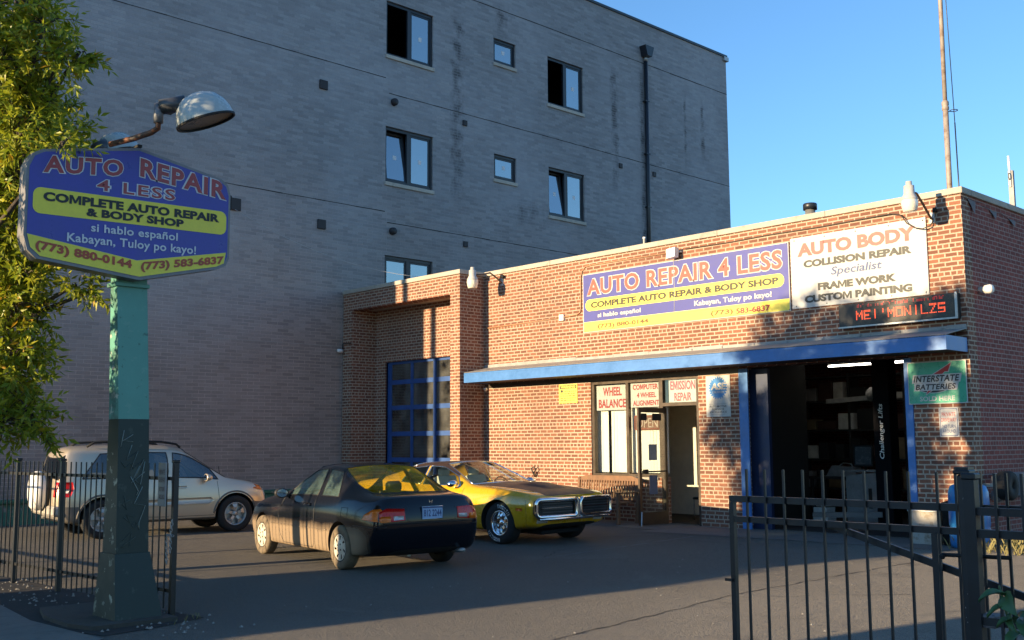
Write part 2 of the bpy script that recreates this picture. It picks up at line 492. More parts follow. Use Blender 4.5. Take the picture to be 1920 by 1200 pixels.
# ------------------------------------------------------------------ ground
def sheet(name, polys, z, m, kind='structure'):
    mb = MB()
    for p in polys: mb.add([(x, y, z) for x, y in p], [tuple(range(len(p)))])
    return tag(mb.build(name, m), kind=kind)
S = 700
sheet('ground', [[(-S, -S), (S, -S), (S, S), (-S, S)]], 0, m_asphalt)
sheet('sidewalk', [[(-60, -16.4), (-1.62, -16.4), (-1.55, -13.75), (-1.75, -13.52), (-2.3, -13.56), (-3.2, -13.62), (-4.5, -13.48), (-6, -13.4), (-60, -13.4)],
                   [(4.6, -16.4), (60, -16.4), (60, -13.3), (4.7, -13.3)]], .012, m_conc)
sheet('dirt_verge', [[(-60, -13.39), (-6, -13.39), (-4.5, -13.47), (-3.2, -13.61), (-2.3, -13.55), (-1.9, -13.45), (-2.0, -12.9), (-2.2, -12.35), (-3, -12.42), (-5, -12.5), (-8, -12.7), (-60, -13)]], .006, m_dirt)
sheet('apron_slab', [[(-5.6, -1.75), (-4.4, -1.68), (-2.5, -1.5), (.2, -1.35), (.2, -.02), (-5.6, -.02)], [(-8.8, -.95), (-5.62, -1.3), (-5.62, -.02), (-8.8, -.02)]], .006, m_conc_d)
# cracks in the asphalt and worn parking lines
def jag(a, b, n, amp, seed):
    rg = random.Random(seed); a, b = Vector(a), Vector(b); t = (b - a).normalized(); nn = Vector((-t.y, t.x))
    return [a.lerp(b, i / n) + nn * rg.uniform(-amp, amp) for i in range(n + 1)]
def strip(mb, pts, w, z, seed=0, gap=0.):
    rg = random.Random(seed)
    for p, q in zip(pts, pts[1:]):
        if rg.random() < gap: continue
        t = (q - p).normalized(); nn = Vector((-t.y, t.x)); w1, w2 = w * rg.uniform(.5, 1.2), w * rg.uniform(.5, 1.2)
        mb.add([(*(p + nn * w1), z), (*(p - nn * w1), z), (*(q - nn * w2), z), (*(q + nn * w2), z)], [(0, 1, 2, 3)])
mb = MB()
strip(mb, jag((1.06, -11.3), (.75, -9.06), 14, .02, 1) + jag((.75, -9.0), (.51, -7.5), 10, .02, 2) + jag((.51, -7.45), (.45, -3.2), 22, .03, 3), .009, .004, 4)
strip(mb, jag((-3.9, -3.2), (-4.4, -5.0), 10, .06, 5) + jag((-4.4, -5), (-3.6, -6.4), 10, .06, 6), .007, .004, 7, .2)
strip(mb, jag((.6, -7.7), (1.9, -6.2), 9, .05, 15), .006, .004, 7, .2)
tag(mb.build('asphalt_cracks', M('crack', (.012, .011, .01), .95)), kind='structure')
m_line = M('worn_white_paint', (.15, .145, .135), .85, var=.55, scale=9)
mb = MB()
for a, b, s in (((-6.3, -4.9), (-4.9, -1.9), 1), ((-3.6, -6.3), (-4.2, -2.0), 2), ((-5.35, -6.45), (-5.1, -6.15), 3)):
    strip(mb, jag(a, b, 26, .004, s), .035, .0045, s, .22)
tag(mb.build('parking_lines', m_line), kind='structure')
# litter and gravel crumbs along the fence and the sign base
mb = MB(); rg = random.Random(3)
for i in range(260):
    t = rg.random()
    x, y = (rg.uniform(-6.5, -1.4), rg.gauss(-12.95, .28)) if t < .75 else (rg.uniform(-2.6, 2.5), rg.uniform(-11.5, -4))
    s = rg.uniform(.006, .022) * (1 if t < .75 else .7); a = rg.random() * 3
    c, d = math.cos(a) * s, math.sin(a) * s
    mb.add([(x + c, y + d, .012), (x - d, y + c, .012), (x - c, y - d, .012), (x + d, y - c, .012), (x, y, .012 + s)], [(0, 1, 4), (1, 2, 4), (2, 3, 4), (3, 0, 4)])
tag(mb.build('gravel', M('gravel', (.30, .28, .25), .9, var=.6, scale=60)), kind='stuff')

# ------------------------------------------------------------------ tall grey building
XG = -16.88
grey = thing('apartment_building', 'tall grey brick apartment building with black windows behind the repair shop', 'building', (XG, 0, 0))
big = [(.61, 2.38, a, a + 1.66) for a in (13.04, 9.22, 5.40)] + [(7.35, 9.11, a, a + 1.66) for a in (13.04, 9.20, 5.40)]
small = [(4.88, 5.86, a, a + .82) for a in (13.87, 10.03)]
holes = big + small
Y0, Y1, ZT = -12.9, 17.72, 17.25
mb = MB(); wall_holes(mb, surf_x(XG), Y0, Y1, -.05, ZT, holes, .30)
mb.box(XG - 12, XG - .302, Y0, Y0 + .3, -.05, ZT); mb.box(XG - 12, XG - .302, Y1 - .3, Y1, -.05, ZT); mb.box(XG - 12, XG - 11.7, Y0 + .302, Y1 - .302, -.05, ZT)
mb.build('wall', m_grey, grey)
MB().box(XG - 11.69, XG - .305, Y0 + .31, Y1 - .31, ZT - .8, ZT - .6).build('roof', m_dark, grey)
mb = MB(); mb.box(XG - .33, XG + .05, Y0 - .05, Y1 + .05, ZT, ZT + .09); mb.box(XG - 12.05, XG - .335, Y1 - .33, Y1 + .05, ZT, ZT + .09)
mb.build('coping', m_frame, grey)
MB().box(XG - .2, XG + .10, Y1 - .22, Y1 + .08, ZT - .18, ZT - .002, .01).build('scupper', m_steel, grey)
def gline(z, y0, y1, m, w=.016):
    mb = MB()
    pts = jag((y0, z), (y1, z), max(6, int((y1 - y0) * 3)), .004, int(z * 10)); rg = random.Random(int(z * 7))
    for p, q in zip(pts, pts[1:]):
        w1 = w * rg.uniform(.6, 1.1)
        mb.quad((XG + .003, p.x, p.y - w1), (XG + .003, q.x, q.y - w1), (XG + .003, q.x, q.y + w1), (XG + .003, p.x, p.y + w1))
    mb.build('control_joint', m, grey)
m_joint = M('joint', (.030, .030, .034), .9); m_jl = M('pale_joint', (.34, .32, .30), .9)
gline(15.7, Y0, Y1, m_joint); gline(11.88, .72, Y1, m_joint, .014); gline(12.32, Y0, .6, m_joint, .013)
gline(8.02, .68, Y1, m_joint, .013); gline(8.33, Y0, .6, m_joint, .013); gline(4.33, Y0, 0, m_jl, .008)
m_sticker = M('white_sticker', (.75, .75, .76), .6, var=.1)
m_sill = concrete_mat('limestone_sill', (.58, .54, .47))
m_room = M('dark_room', (.02, .02, .022), .9, var=.5, scale=2)
def grey_window(h, mode):
    y0, y1, z0, z1 = h; X = XG
    w = MB()
    fx0, fx1 = X - .14, X - .06
    w.box(fx0, fx1, y0, y0 + .07, z0, z1); w.box(fx0, fx1, y1 - .07, y1, z0, z1)
    w.box(fx0, fx1, y0 + .07, y1 - .07, z1 - .09, z1); w.box(fx0, fx1, y0 + .07, y1 - .07, z0, z0 + .08)
    mid = (y0 + y1) / 2
    if mode != 'small': w.box(fx0, fx1, mid - .06, mid + .06, z0 + .08, z1 - .09)
    win = w.build('window', m_frame, grey)
    def pane(a, b, c, d, tilt=0.):
        f = MB(); x = X - .10
        fr = .055
        q = lambda yy, zz, o: (x + o - tilt * (zz - c), yy, zz)
        for p in (((a, c), (a + fr, d)), ((b - fr, c), (b, d)), ((a + fr, c), (b - fr, c + fr)), ((a + fr, d - fr), (b - fr, d))):
            (ya, za), (yb, zb) = p
            f.prism([q(ya, za, .018), q(yb, za, .018), q(yb, zb, .018), q(ya, zb, .018)], (-1, 0, 0), .05)
        f.build('sash', m_frame, win)
        g = MB(); g.prism([q(a + fr, c + fr, 0), q(b - fr, c + fr, 0), q(b - fr, d - fr, 0), q(a + fr, d - fr, 0)], (-1, 0, 0), .008)
        g.build('pane', m_skyglass, win)
        s = MB(); ym = (a + b) / 2 - .05; zm = c + (d - c) * .45
        s.prism([q(ym, zm, .004), q(ym + .12, zm, .004), q(ym + .12, zm + .13, .004), q(ym, zm + .13, .004)], (-1, 0, 0), .002)
        s.build('sticker', m_sticker, win)
    if mode == 'small': pane(y0 + .07, y1 - .07, z0 + .08, z1 - .09)
    else:
        pane(mid + .06, y1 - .07, z0 + .08, z1 - .09)
        if mode == 'tilt': pane(y0 + .07, mid - .06, z0 + .08, z1 - .09, .11)
        elif mode == 'shut': pane(y0 + .07, mid - .06, z0 + .08, z1 - .09)
    MB().box(X - .05, X + .045, y0 - .03, y1 + .03, z0 - .11, z0 - .002, .006).build('sill', m_sill, win)
    rm = MB(); a, b, c, d = y0 - .6, y1 + .6, z0 - .9, z1 + .4
    for q in (((X - 2.5, a, c), (X - 2.5, b, c), (X - 2.5, b, d), (X - 2.5, a, d)), ((X - .31, a, c), (X - 2.5, a, c), (X - 2.5, a, d), (X - .31, a, d)), ((X - .31, b, c), (X - 2.5, b, c), (X - 2.5, b, d), (X - .31, b, d)),
              ((X - .31, a, c), (X - .31, b, c), (X - 2.5, b, c), (X - 2.5, a, c)), ((X - .31, a, d), (X - .31, b, d), (X - 2.5, b, d), (X - 2.5, a, d))): rm.quad(*q)
    rm.build('room', m_room, win)
for h, md in zip(big, ('open', 'tilt', 'shut', 'open', 'tilt', 'shut')): grey_window(h, md)
for h in small: grey_window(h, 'small')
m_vent = M('dark_vent', (.022, .020, .024), .6)
for y, z, s in ((-1.55, 11.6, .13), (3.64, 11.58, .085), (11.02, 11.535, .085), (12.92, 11.55, .085), (-1.55, 7.65, .13), (3.66, 7.75, .085), (-4.17, 7.81, .16)):
    v = MB(); v.box(XG + .001, XG + .05, y - s, y + s, z - s, z + s, .008)
    v.build('wall_vent', m_vent, grey)
for y, z in ((.89, 11.64), (.865, 7.78)):
    v = MB(); v.lathe([(0, XG + .11), (.10, XG + .11), (.11, XG + .06), (.11, XG + .001)], 20, 'X', (0, y, z)); v.build('round_vent', m_vent, grey)
dp = MB(); dp.tube([(XG + .09, 12.47, 15.75), (XG + .09, 12.44, 5.0)], .075, 10)
for z in (14.2, 12.2, 10.2, 8.6): dp.box(XG + .001, XG + .16, 12.35, 12.56, z, z + .04)
dpo = dp.build('downspout', m_frame, grey)
hb = MB(); hb.prism([(XG + .005, 12.22, 16.3), (XG + .005, 12.72, 16.3), (XG + .005, 12.60, 15.92), (XG + .005, 12.34, 15.92)], (1, 0, 0), .3); hb.build('leader_head', m_frame, dpo)
MB().tube([(XG + .09, 12.47, 15.93), (XG + .09, 12.47, 15.77)], .072, 10).build('collar', m_steel, dpo)

# green painted barrier along the foot of the grey wall
gb = thing('barrier_wall', 'low green painted concrete barrier along the foot of grey wall', 'barrier', (-16.6, -6.5, 0))
m_green = rust_mat('green_barrier_paint', (.03, .14, .085), (.22, .21, .19), .55, .7)
mb = MB(); mb.prism([(-16.86, -12.8, 0), (-16.30, -12.8, 0), (-16.42, -12.8, .44), (-16.86, -12.8, .44)], (0, 1, 0), 11.9); mb.build('base', m_green, gb)
MB().box(-16.86, -16.36, -12.8, -.9, .442, .52, .012).build('cap', m_green, gb)

# ------------------------------------------------------------------ repair shop
shop = thing('repair_shop', 'single storey brick auto repair shop with blue awning and open bay', 'building', (0, 0, 0))
H = 5.87; L = 16.88; HB = 5.76
PF = surf_y(0)
WIN = (-8.41, -6.47, .94, 3.0); DOOR = (-6.44, -5.49, 0.0, 3.0); BAY = (-4.42, -1.05, 0.0, 3.09)
BX = -11.92           # right end of the projecting garage front
mb = MB(); wall_holes(mb, PF, BX, 0, -.05, HB, [(-8.41, -6.47, .94, 3.0), (-6.47, -5.49, -.04, 3.0), (-4.42, -1.05, -.04, 3.09)], .30)
mb.build('front_wall', m_brick, shop)
mb = MB(); mb.box(-.30, 0, .302, 11.0, -.05, HB); mb.box(-16.86, -.302, 10.7, 11.0, -.05, HB); mb.build('side_wall', m_brick_side, shop)
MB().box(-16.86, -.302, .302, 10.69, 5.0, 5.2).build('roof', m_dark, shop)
# projecting garage front
PG = surf_y(-.8)
mb = MB(); wall_holes(mb, PG, -16.86, BX, -.05, HB, [(-16.44, -12.28, -.04, 5.29)], .36)
mb.box(BX - .30, BX, -.438, -.001, -.05, HB); mb.box(-16.86, -16.44, -.438, .30, -.05, HB)
GD = (-16.0, -12.95, -.04, 3.88)
wall_holes(mb, surf_y(.0), -16.438, BX - .302, -.05, HB, [GD], .30)
mb.build('garage_front', m_brick, shop)
MB().box(-16.43, BX - .31, -.436, -.002, 5.32, 5.5).build('soffit', M('plaster_soffit', (.42, .36, .29), .9, var=.3, scale=2), shop)
mb = MB()
mb.box(-16.86, BX + .04, -.84, -.40, HB + .001, H, .008)
mb.box(BX - .35, BX + .04, -.398, -.042, HB + .001, H, .008)
for a, b in ((BX - .30, -9.6), (-9.595, -7.2), (-7.195, -4.9), (-4.895, -2.5), (-2.495, .04)): mb.box(a, b, -.04, .34, HB + .001, H, .008)
mb.box(-.34, .04, .345, 11.0, HB + .001, H, .008)
mb.build('coping', m_lime, shop)
# projecting soldier ledge under the coping
mb = MB(); mb.box(BX + .002, -.002, -.012, -.001, 5.50, 5.56); mb.build('ledge', m_brick, shop)
# garage door of glass panels
m_doorglass = glass_mat('garage_glass', tint=(.35, .36, .36), opac=.10, refl=.9, dirt=.22)
d = MB(); yd = .10
xs = [-15.99, -15.88 + .0, -14.94, -13.98, -12.96]
zs = [3.87, 3.32, 2.63, 1.93, 1.24, .62, 0.0]
for x in xs: d.box(x - .05, x + .05, yd, yd + .05, 0, 3.88)
for z in zs: d.box(-16.0, -12.95, yd + .004, yd + .046, max(0, z - .06), z + .06 if z < 3.8 else 3.88)
d.box(-16.12, -16.0, yd - .05, yd + .02, 0, 3.9)
gdo = d.build('garage_door', m_blue_d, shop)
for i in range(len(xs) - 1):
    for j in range(len(zs) - 1):
        if xs[i + 1] - xs[i] < .3: continue
        MB().box(xs[i] + .05, xs[i + 1] - .05, yd + .02, yd + .03, zs[j + 1] + .06, zs[j] - .06).build('pane', m_doorglass, gdo)
mb = MB(); mb.box(-12.949, -12.80, .02, .17, 0, 3.9); mb.box(-16.0, -12.95, .04, .14, 3.881, 3.99); mb.build('door_jamb', m_bronze, shop)
# interior shell : garage, office, bay
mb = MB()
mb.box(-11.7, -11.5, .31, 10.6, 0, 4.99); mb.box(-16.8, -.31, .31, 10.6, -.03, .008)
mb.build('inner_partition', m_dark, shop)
MB().box(-4.748, -4.735, .31, 2.78, .01, 3.42).build('dark_panel', m_dark, shop)  # dark sheet added over the pale office wall, the bay's shade in its colour
m_office = M('office_wall', (.74, .69, .58), .85, var=.12)
mb = MB(); mb.box(-11.49, -4.75, 2.6, 2.75, .01, 3.3); mb.box(-4.9, -4.75, .31, 2.598, .01, 3.3); mb.build('office_wall', m_office, shop)
MB().box(-11.49, -4.75, .31, 2.74, 3.31, 3.4).build('office_ceiling', m_office, shop)
# ---- awning
m_flash = M('grey_flashing', (.30, .29, .28), .5, var=.3, scale=5)
aw = MB()
aw.prism([(-11.77, -.80, 3.10), (-11.77, -.80, 3.32), (-11.77, -.775, 3.335), (-11.77, -.775, 3.10)], (1, 0, 0), 11.75)
aw.box(-.045, -.02, -.774, -.02, 3.10, 3.335); aw.box(-11.77, -11.745, -.774, -.02, 3.10, 3.335)
aw.box(-11.765, -.022, -.806, -.801, 3.285, 3.325)
awo = aw.build('awning', m_blue, shop)
a2 = MB(); a2.prism([(-11.77, -.80, 3.338), (-11.77, -.80, 3.345), (-11.77, -.004, 3.50), (-11.77, -.004, 3.49)], (1, 0, 0), 11.76); a2.build('awning_top', m_flash, awo)
a2 = MB(); a2.box(-11.74, -.05, -.774, -.004, 3.115, 3.13); a2.build('awning_soffit', M('brown_soffit', (.10, .07, .05), .7), awo)
a2 = MB(); rg = random.Random(5); x = -11.9
while x < -.05:
    b = min(x + rg.uniform(.6, 1.4), -.02); a2.box(x, b - .004, -.024, -.004, 3.46 + rg.uniform(-.008, .008), 3.56 + rg.uniform(-.012, .012)); x = b
a2.build('flashing', m_flash, awo)
for i in range(8):
    a2 = MB(); a2.lathe([(0, -.05), (.014, -.046), (.02, -.024)], 8, 'Y', (-5.6 + i * .74, 0, 3.52)); a2.build('bolt_head', m_steel, awo)
MB().box(-11.9, -4.44, -.01, -.002, 2.995, 3.095).build('head_trim', m_bronze, shop)
# ---- shop windows and door frame
fr = MB(); y0, y1 = .02, .12
for x in (-8.40, -7.42): fr.box(x, x + .07, y0, y1, .94, 2.99)
fr.box(-6.52, -6.42, y0, y1, 0, 2.99)
fr.box(-5.56, -5.492, y0, y1, 0, 2.99)
for a, b in ((-8.33, -7.42), (-7.35, -6.52)): fr.box(a, b, y0, y1, .942, 1.0); fr.box(a, b, y0, y1, 2.93, 2.99)
fr.box(-6.42, -5.56, y0, y1, 2.40, 2.47); fr.box(-6.42, -5.56, y0, y1, 2.94, 2.99)
fro = fr.build('storefront_frame', m_bronze, shop)
for a, b, c, dd in ((-8.33, -7.42, 1.0, 2.93), (-7.35, -6.52, 1.0, 2.93), (-6.42, -5.56, 2.47, 2.94)):
    MB().box(a, b, .065, .073, c, dd).build('pane', m_glass, fro)
MB().box(-8.45, -6.53, -.05, .018, .885, .938, .006).build('window_sill', m_lime, shop)
# vertical blinds behind the window
m_blind = M('white_blind', (.80, .78, .72), .7, var=.06)
bl = MB(); rg = random.Random(11); x = -8.75
while x < -6.5:
    a = rg.uniform(.25, .75); w = .085
    if not (-8.14 < x < -8.08):
        bl.quad((x, .19 + a * .03, 1.02), (x + w, .19 - a * .03 + .03, 1.02), (x + w, .19 - a * .03 + .03, 2.9), (x, .19 + a * .03, 2.9))
    x += w * rg.choice((.92, .98, 1.0))
bl.build('vertical_blinds', m_blind, shop)
# ---- open door leaf
leaf = MB(); X0 = -6.33
def leafbox(y0, y1, z0, z1, m=leaf, t=.022): m.box(X0 - t, X0 + t, y0, y1, z0, z1)
leafbox(-.90, -.82, .02, 2.36); leafbox(-.07, 0.0, .02, 2.36); leafbox(-.82, -.07, 2.26, 2.36); leafbox(-.82, -.07, .02, .27)
lo = leaf.build('glass_door', m_bronze, shop)
MB().box(X0 - .004, X0 + .004, -.82, -.07, .27, 2.26).build('pane', m_glass, lo)
mb = MB(); mb.box(X0 + .03, X0 + .05, -.86, -.05, 1.06, 1.09); mb.box(X0 + .024, X0 + .06, -.80, -.66, 1.03, 1.12); mb.build('push_bar', m_blackm, lo)
m_notice = M('grey_notice', (.30, .31, .31), .6)
MB().box(X0 + .0045, X0 + .006, -.58, -.32, 1.30, 1.62).build('notice', m_notice, lo)
nb = MB().box(X0 + .0045, X0 + .006, -.58, -.32, .42 + .2, 1.0).build('blue_notice', M('blue_notice', (.10, .14, .22), .6), lo)
MB().box(X0 + .0045, X0 + .006, -.80, -.62, 2.10, 2.24).build('sticker', m_blackm, lo); MB().box(X0 + .0045, X0 + .006, -.45, -.16, 2.10, 2.24).build('sticker', m_blackm, lo)
MB().bar((X0 + .03, -.86, .28), (X0 + .10, -.96, .012), .02, .03).build('door_stop', m_steel, lo)
# ---- bay jambs and raised overhead door
MB().box(-4.50, -4.30, -.03, -.001, 0, 3.06).build('bay_jamb', m_blue, shop); MB().box(-1.13, -1.0, -.03, -.001, 0, 3.06).build('bay_jamb', m_blue, shop)
mb = MB(); mb.box(-4.418, -4.0, .20, .29, 0, 3.06); mb.build('bay_reveal', M('navy_paint', (.012, .026, .075), .5), shop)  # blue paint darkened to hold the shade on this reveal
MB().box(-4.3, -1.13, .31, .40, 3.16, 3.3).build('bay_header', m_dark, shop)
# ------------------------------------------------------------------ signs on the shop front
def flatpoly(mb, pts, place, o):
    mb.add([place(u, v, o) for u, v in pts], [tuple(range(len(pts)))])
def ink(name, col, rough=.55, var=.18): return M(name, col, rough, var=var, scale=9)
i_blue = ink('faded_blue_vinyl', (.055, .062, .28)); i_yel = ink('yellow_vinyl', (.80, .70, .10)); i_white = ink('white_vinyl', (.47, .47, .455), var=.08)
i_red = ink('faded_red_vinyl', (.42, .085, .065)); i_dkred = ink('red_vinyl', (.34, .03, .03)); i_black = ink('black_vinyl', (.022, .022, .024)); i_brown = ink('sun_faded_ink', (.15, .075, .02))
i_olive = ink('faded_dark_ink', (.040, .036, .022)); i_pink = ink('washed_out_red', (.34, .105, .09)); i_grey = ink('faded_grey_ink', (.045, .048, .045)); i_navy = ink('navy_ink', (.05, .08, .20))
i_green = ink('green_enamel', (.025, .36, .22), .3); i_sky = ink('light_blue_ink', (.03, .20, .52)); i_bright = ink('bright_red_ink', (.50, .035, .03))
def sign(name, label, cat, box, Y, thick, board_mat, place=None, edge=None):
    t = thing(name, label, cat, ((box[0] + box[1]) / 2, Y, box[2]))
    mb = MB(); mb.box(box[0], box[1], Y - thick, Y - .002, box[2], box[3], .003)
    mb.build('board', board_mat, t)
    return t, surf_y(Y - thick)
def letter(t, place, lines, o=.004, name='lettering'):
    """lines: (string, u0,u1,v0,v1, material, bold[, shear])"""
    for ln in lines:
        s, a, b, c, d, m, bo = ln[:7]; sh = ln[7] if len(ln) > 7 else 0
        for mb in text_words(s, (a, b, c, d), off(place, o), bold=bo, shear=sh): mb.build(name, m, t)
def outlined(t, place, s, a, b, c, d, mfill, mline, bold=.02, wide=.045, sp=1.08, o=.004, warp=None, shear=0):
    e = (d - c) * (wide - bold) * 1.25
    for mb in text_words(s, (a - e, b + e, c - e, d + e), off(place, o), bold=wide, spacing=sp, warp=warp, shear=shear): mb.build('letter_outline', mline, t)
    for mb in text_words(s, (a, b, c, d), off(place, o + .003), bold=bold, spacing=sp, warp=warp, shear=shear): mb.build('lettering', mfill, t)
# long banner
t, pl = sign('shop_banner', 'long blue and yellow shop banner reading AUTO REPAIR 4 LESS above the awning', 'sign', (-8.57, -3.285, 4.09, 5.40), -.004, .035, i_white)
for nm, pts, m, o in (('blue_field', [(-8.55, 4.33), (-3.30, 4.33), (-3.30, 5.385), (-8.55, 5.385)], i_blue, .002), ('yellow_band', [(-8.55, 4.105), (-3.30, 4.105), (-3.30, 4.325), (-8.55, 4.325)], i_yel, .002), ('yellow_pill', rrect(-8.49, -3.40, 4.565, 4.825, .125), i_yel, .004)):
    mb = MB(); flatpoly(mb, pts, pl, o); mb.build(nm, m, t)
outlined(t, pl, 'AUTO REPAIR 4 LESS', -8.43, -3.43, 4.915, 5.28, i_red, i_white, .03, .07, 1.08)
letter(t, pl, [('COMPLETE AUTO REPAIR & BODY SHOP', -8.33, -3.52, 4.625, 4.765, i_olive, .05), ('si hablo español', -8.13, -6.9, 4.375, 4.50, i_white, .03), ('Kabayan, Tuloy po kayo!', -5.50, -3.68, 4.365, 4.505, i_white, .03),
               ('(773) 880-0144', -8.13, -6.70, 4.135, 4.255, i_brown, .03), ('(773) ', -5.10, -4.57, 4.135, 4.26, i_brown, .03), ('583-6837', -4.50, -3.72, 4.14, 4.255, i_dkred, .035)], .007)
mb = MB(); mb.tube([pl(-6.0, 5.39, .004), pl(-5.99, 4.9, .006), pl(-6.01, 4.34, .004)], .006, 6); mb.build('seam', i_white, t)
for i in range(7):
    for v in (4.115, 5.375): mb = MB(); mb.lathe([(0, pl(0, 0, .006)[1]), (.012, pl(0, 0, .004)[1])], 8, 'Y', (-8.5 + i * .865, 0, v)); mb.build('screw_head', m_frame, t)
# white collision sign
t, pl = sign('shop_sign_board', 'white sign board with faded AUTO BODY lettering near the roof corner', 'sign', (-3.25, -.61, 4.115, 5.45), -.004, .03, i_white)
letter(t, pl, [('AUTO BODY', -3.10, -.80, 5.08, 5.33, i_pink, .05), ('COLLISION REPAIR', -2.98, -.88, 4.86, 5.0, i_grey, .058), ('Specialist', -2.44, -1.46, 4.62, 4.815, i_navy, .018, .22),
               ('FRAME WORK', -2.70, -1.18, 4.41, 4.55, i_grey, .06), ('CUSTOM PAINTING', -2.98, -.90, 4.20, 4.34, i_grey, .06)])
for u in (-3.18, -2.55, -1.93, -1.3, -.68):
    for v in (4.16, 5.40): mb = MB(); mb.lathe([(0, pl(0, 0, .006)[1]), (.013, pl(0, 0, .001)[1])], 8, 'Y', (u + .02, 0, v)); mb.build('screw_head', m_frame, t)
# LED ticker
t = thing('led_ticker', 'dark scrolling LED display with red dot letters under the white sign', 'display', (-1.17, 0, 3.66))
LZ0, LZ1 = 3.665, 4.085
MB().box(-2.24, -.10, -.15, -.003, LZ0, LZ1, .006).build('case', M('ticker_case', (.030, .030, .028), .5, var=.2), t)
k = NT('led_face'); nn = k.n('TexBrick', offset=0.0); nn.inputs['Scale'].default_value = 1; nn.inputs['Brick Width'].default_value = .0215; nn.inputs['Row Height'].default_value = .0215; nn.inputs['Mortar Size'].default_value = .004
nn.inputs['Color1'].default_value = (.055, .045, .030, 1); nn.inputs['Color2'].default_value = (.085, .070, .045, 1); nn.inputs['Mortar'].default_value = (.010, .010, .010, 1)
sx = k.n('SeparateXYZ'); k.l(k.obj(), sx.inputs[0]); cb = k.n('CombineXYZ'); k.l(sx.outputs[0], cb.inputs[0]); k.l(sx.outputs[2], cb.inputs[1]); k.l(cb.outputs[0], nn.inputs['Vector']); k.set(Base_Color=nn.outputs[0], Roughness=.45)
mb = MB(); mb.quad((-1.94, -.152, LZ0 + .03), (-.15, -.152, LZ0 + .03), (-.15, -.152, LZ1 - .02), (-1.94, -.152, LZ1 - .02)); mb.build('led_panel', k.m, t)
fr = MB(); fr.box(-2.25, -.088, -.172, -.151, LZ0 - .012, LZ0 + .016); fr.box(-.125, -.088, -.172, -.151, LZ0 + .018, LZ1 + .01); fr.build('metal_frame', m_steel, t)
GL = {'M': '1000111011101011000110001', 'E': '1111110000111101000011111', 'L': '1000010000100001000011111', 'O': '1111110001100011000111111', 'N': '1000111001101011001110001', 'I': '0010000100001000010000100', 'Z': '1111100010001000100011111', 'S': '1111110000111110000111111', "'": '0010000100000000000000000', 'H': '1000110001111111000110001', ' ': '0' * 25}
m_led = emis('led_red', (1.0, .10, .03), .55); m_ledd = emis('led_dim', (.6, .05, .04), .12)
px = .0215
for i, ch in enumerate("MEI'MONILZS"):
    mb = MB()
    for q, bit in enumerate(GL[ch]):
        c_, r_ = q % 5, q // 5
        if bit == '1':
            for rr in (0, 1):
                x = -1.90 + i * px * 6.9 + c_ * px * 1.2; z = LZ1 - .155 - (r_ * 2 + rr) * px * .86
                if z < LZ0 + .1: continue
                mb.quad((x, -.154, z), (x + .018, -.154, z), (x + .018, -.154, z + .015), (x, -.154, z + .015))
    mb.build('lit_letter', m_led, t)
rg = random.Random(2); mb2 = MB()
for i in range(60):
    x = -1.9 + px * int(rg.uniform(0, 74)); 
    for z in (LZ1 - .06, LZ1 - .082) if i % 3 else (LZ1 - .04,):
        mb2.quad((x, -.154, z), (x + .018, -.154, z), (x + .018, -.154, z + .015), (x, -.154, z + .015))
mb2.build('lit_dots', m_ledd, t)
# battery sign
t, pl = sign('battery_sign', 'green enamel sign reading INTERSTATE BATTERIES right of the open bay', 'sign', (-1.06, -.05, 2.265, 2.98), -.031, .012, i_white)
mb = MB(); flatpoly(mb, rrect(-1.045, -.065, 2.28, 2.965, .03), pl, .0015); mb.build('green_field', i_green, t)
mb = MB(); flatpoly(mb, [(-.62 + .33 * math.cos(R(a)), 2.60 + .155 * math.sin(R(a))) for a in range(0, 360, 8)], pl, .003); mb.build('oval_outline', i_white, t)
mb = MB(); flatpoly(mb, [(-.62 + .318 * math.cos(R(a)), 2.60 + .145 * math.sin(R(a))) for a in range(0, 360, 8)], pl, .0045); mb.build('dark_oval', i_black, t)
for nm, e, m, o in (('arrow_outline', .016, i_white, .006), ('red_arrow', 0, i_bright, .0075)):
    mb = MB(); flatpoly(mb, [(-.30 + e, 2.935 + e * 1.6), (-.355 + e, 2.80 - e), (-.41, 2.80 - e * .6), (-.62 + e, 2.60 - e), (-.50 + e, 2.585), (-.74 - e, 2.43 - e * 1.4), (-.69 - e, 2.54), (-.84 - e * 2, 2.56 - e), (-.66 - e, 2.69 + e), (-.66, 2.73 + e)], pl, o); mb.build(nm, m, t)
for s, a, b, c, dd in (('INTERSTATE', -.955, -.155, 2.635, 2.745), ('BATTERIES', -.925, -.215, 2.505, 2.60)):
    mb = MB(); e = .012
    flatpoly(mb, [(a - .03, c - .016), (b, c - .016), (b + .035, dd + .016), (a - .005, dd + .016)], pl, .009); mb.build('white_panel', i_white, t)
    mb = MB(); text(mb, s, (a, b - .03, c, dd), off(pl, .0105), bold=.035, spacing=1.08, shear=.2); mb.build('lettering', i_black, t)
letter(t, pl, [('SOLD HERE', -.86, -.26, 2.315, 2.395, i_white, .02)], .004)
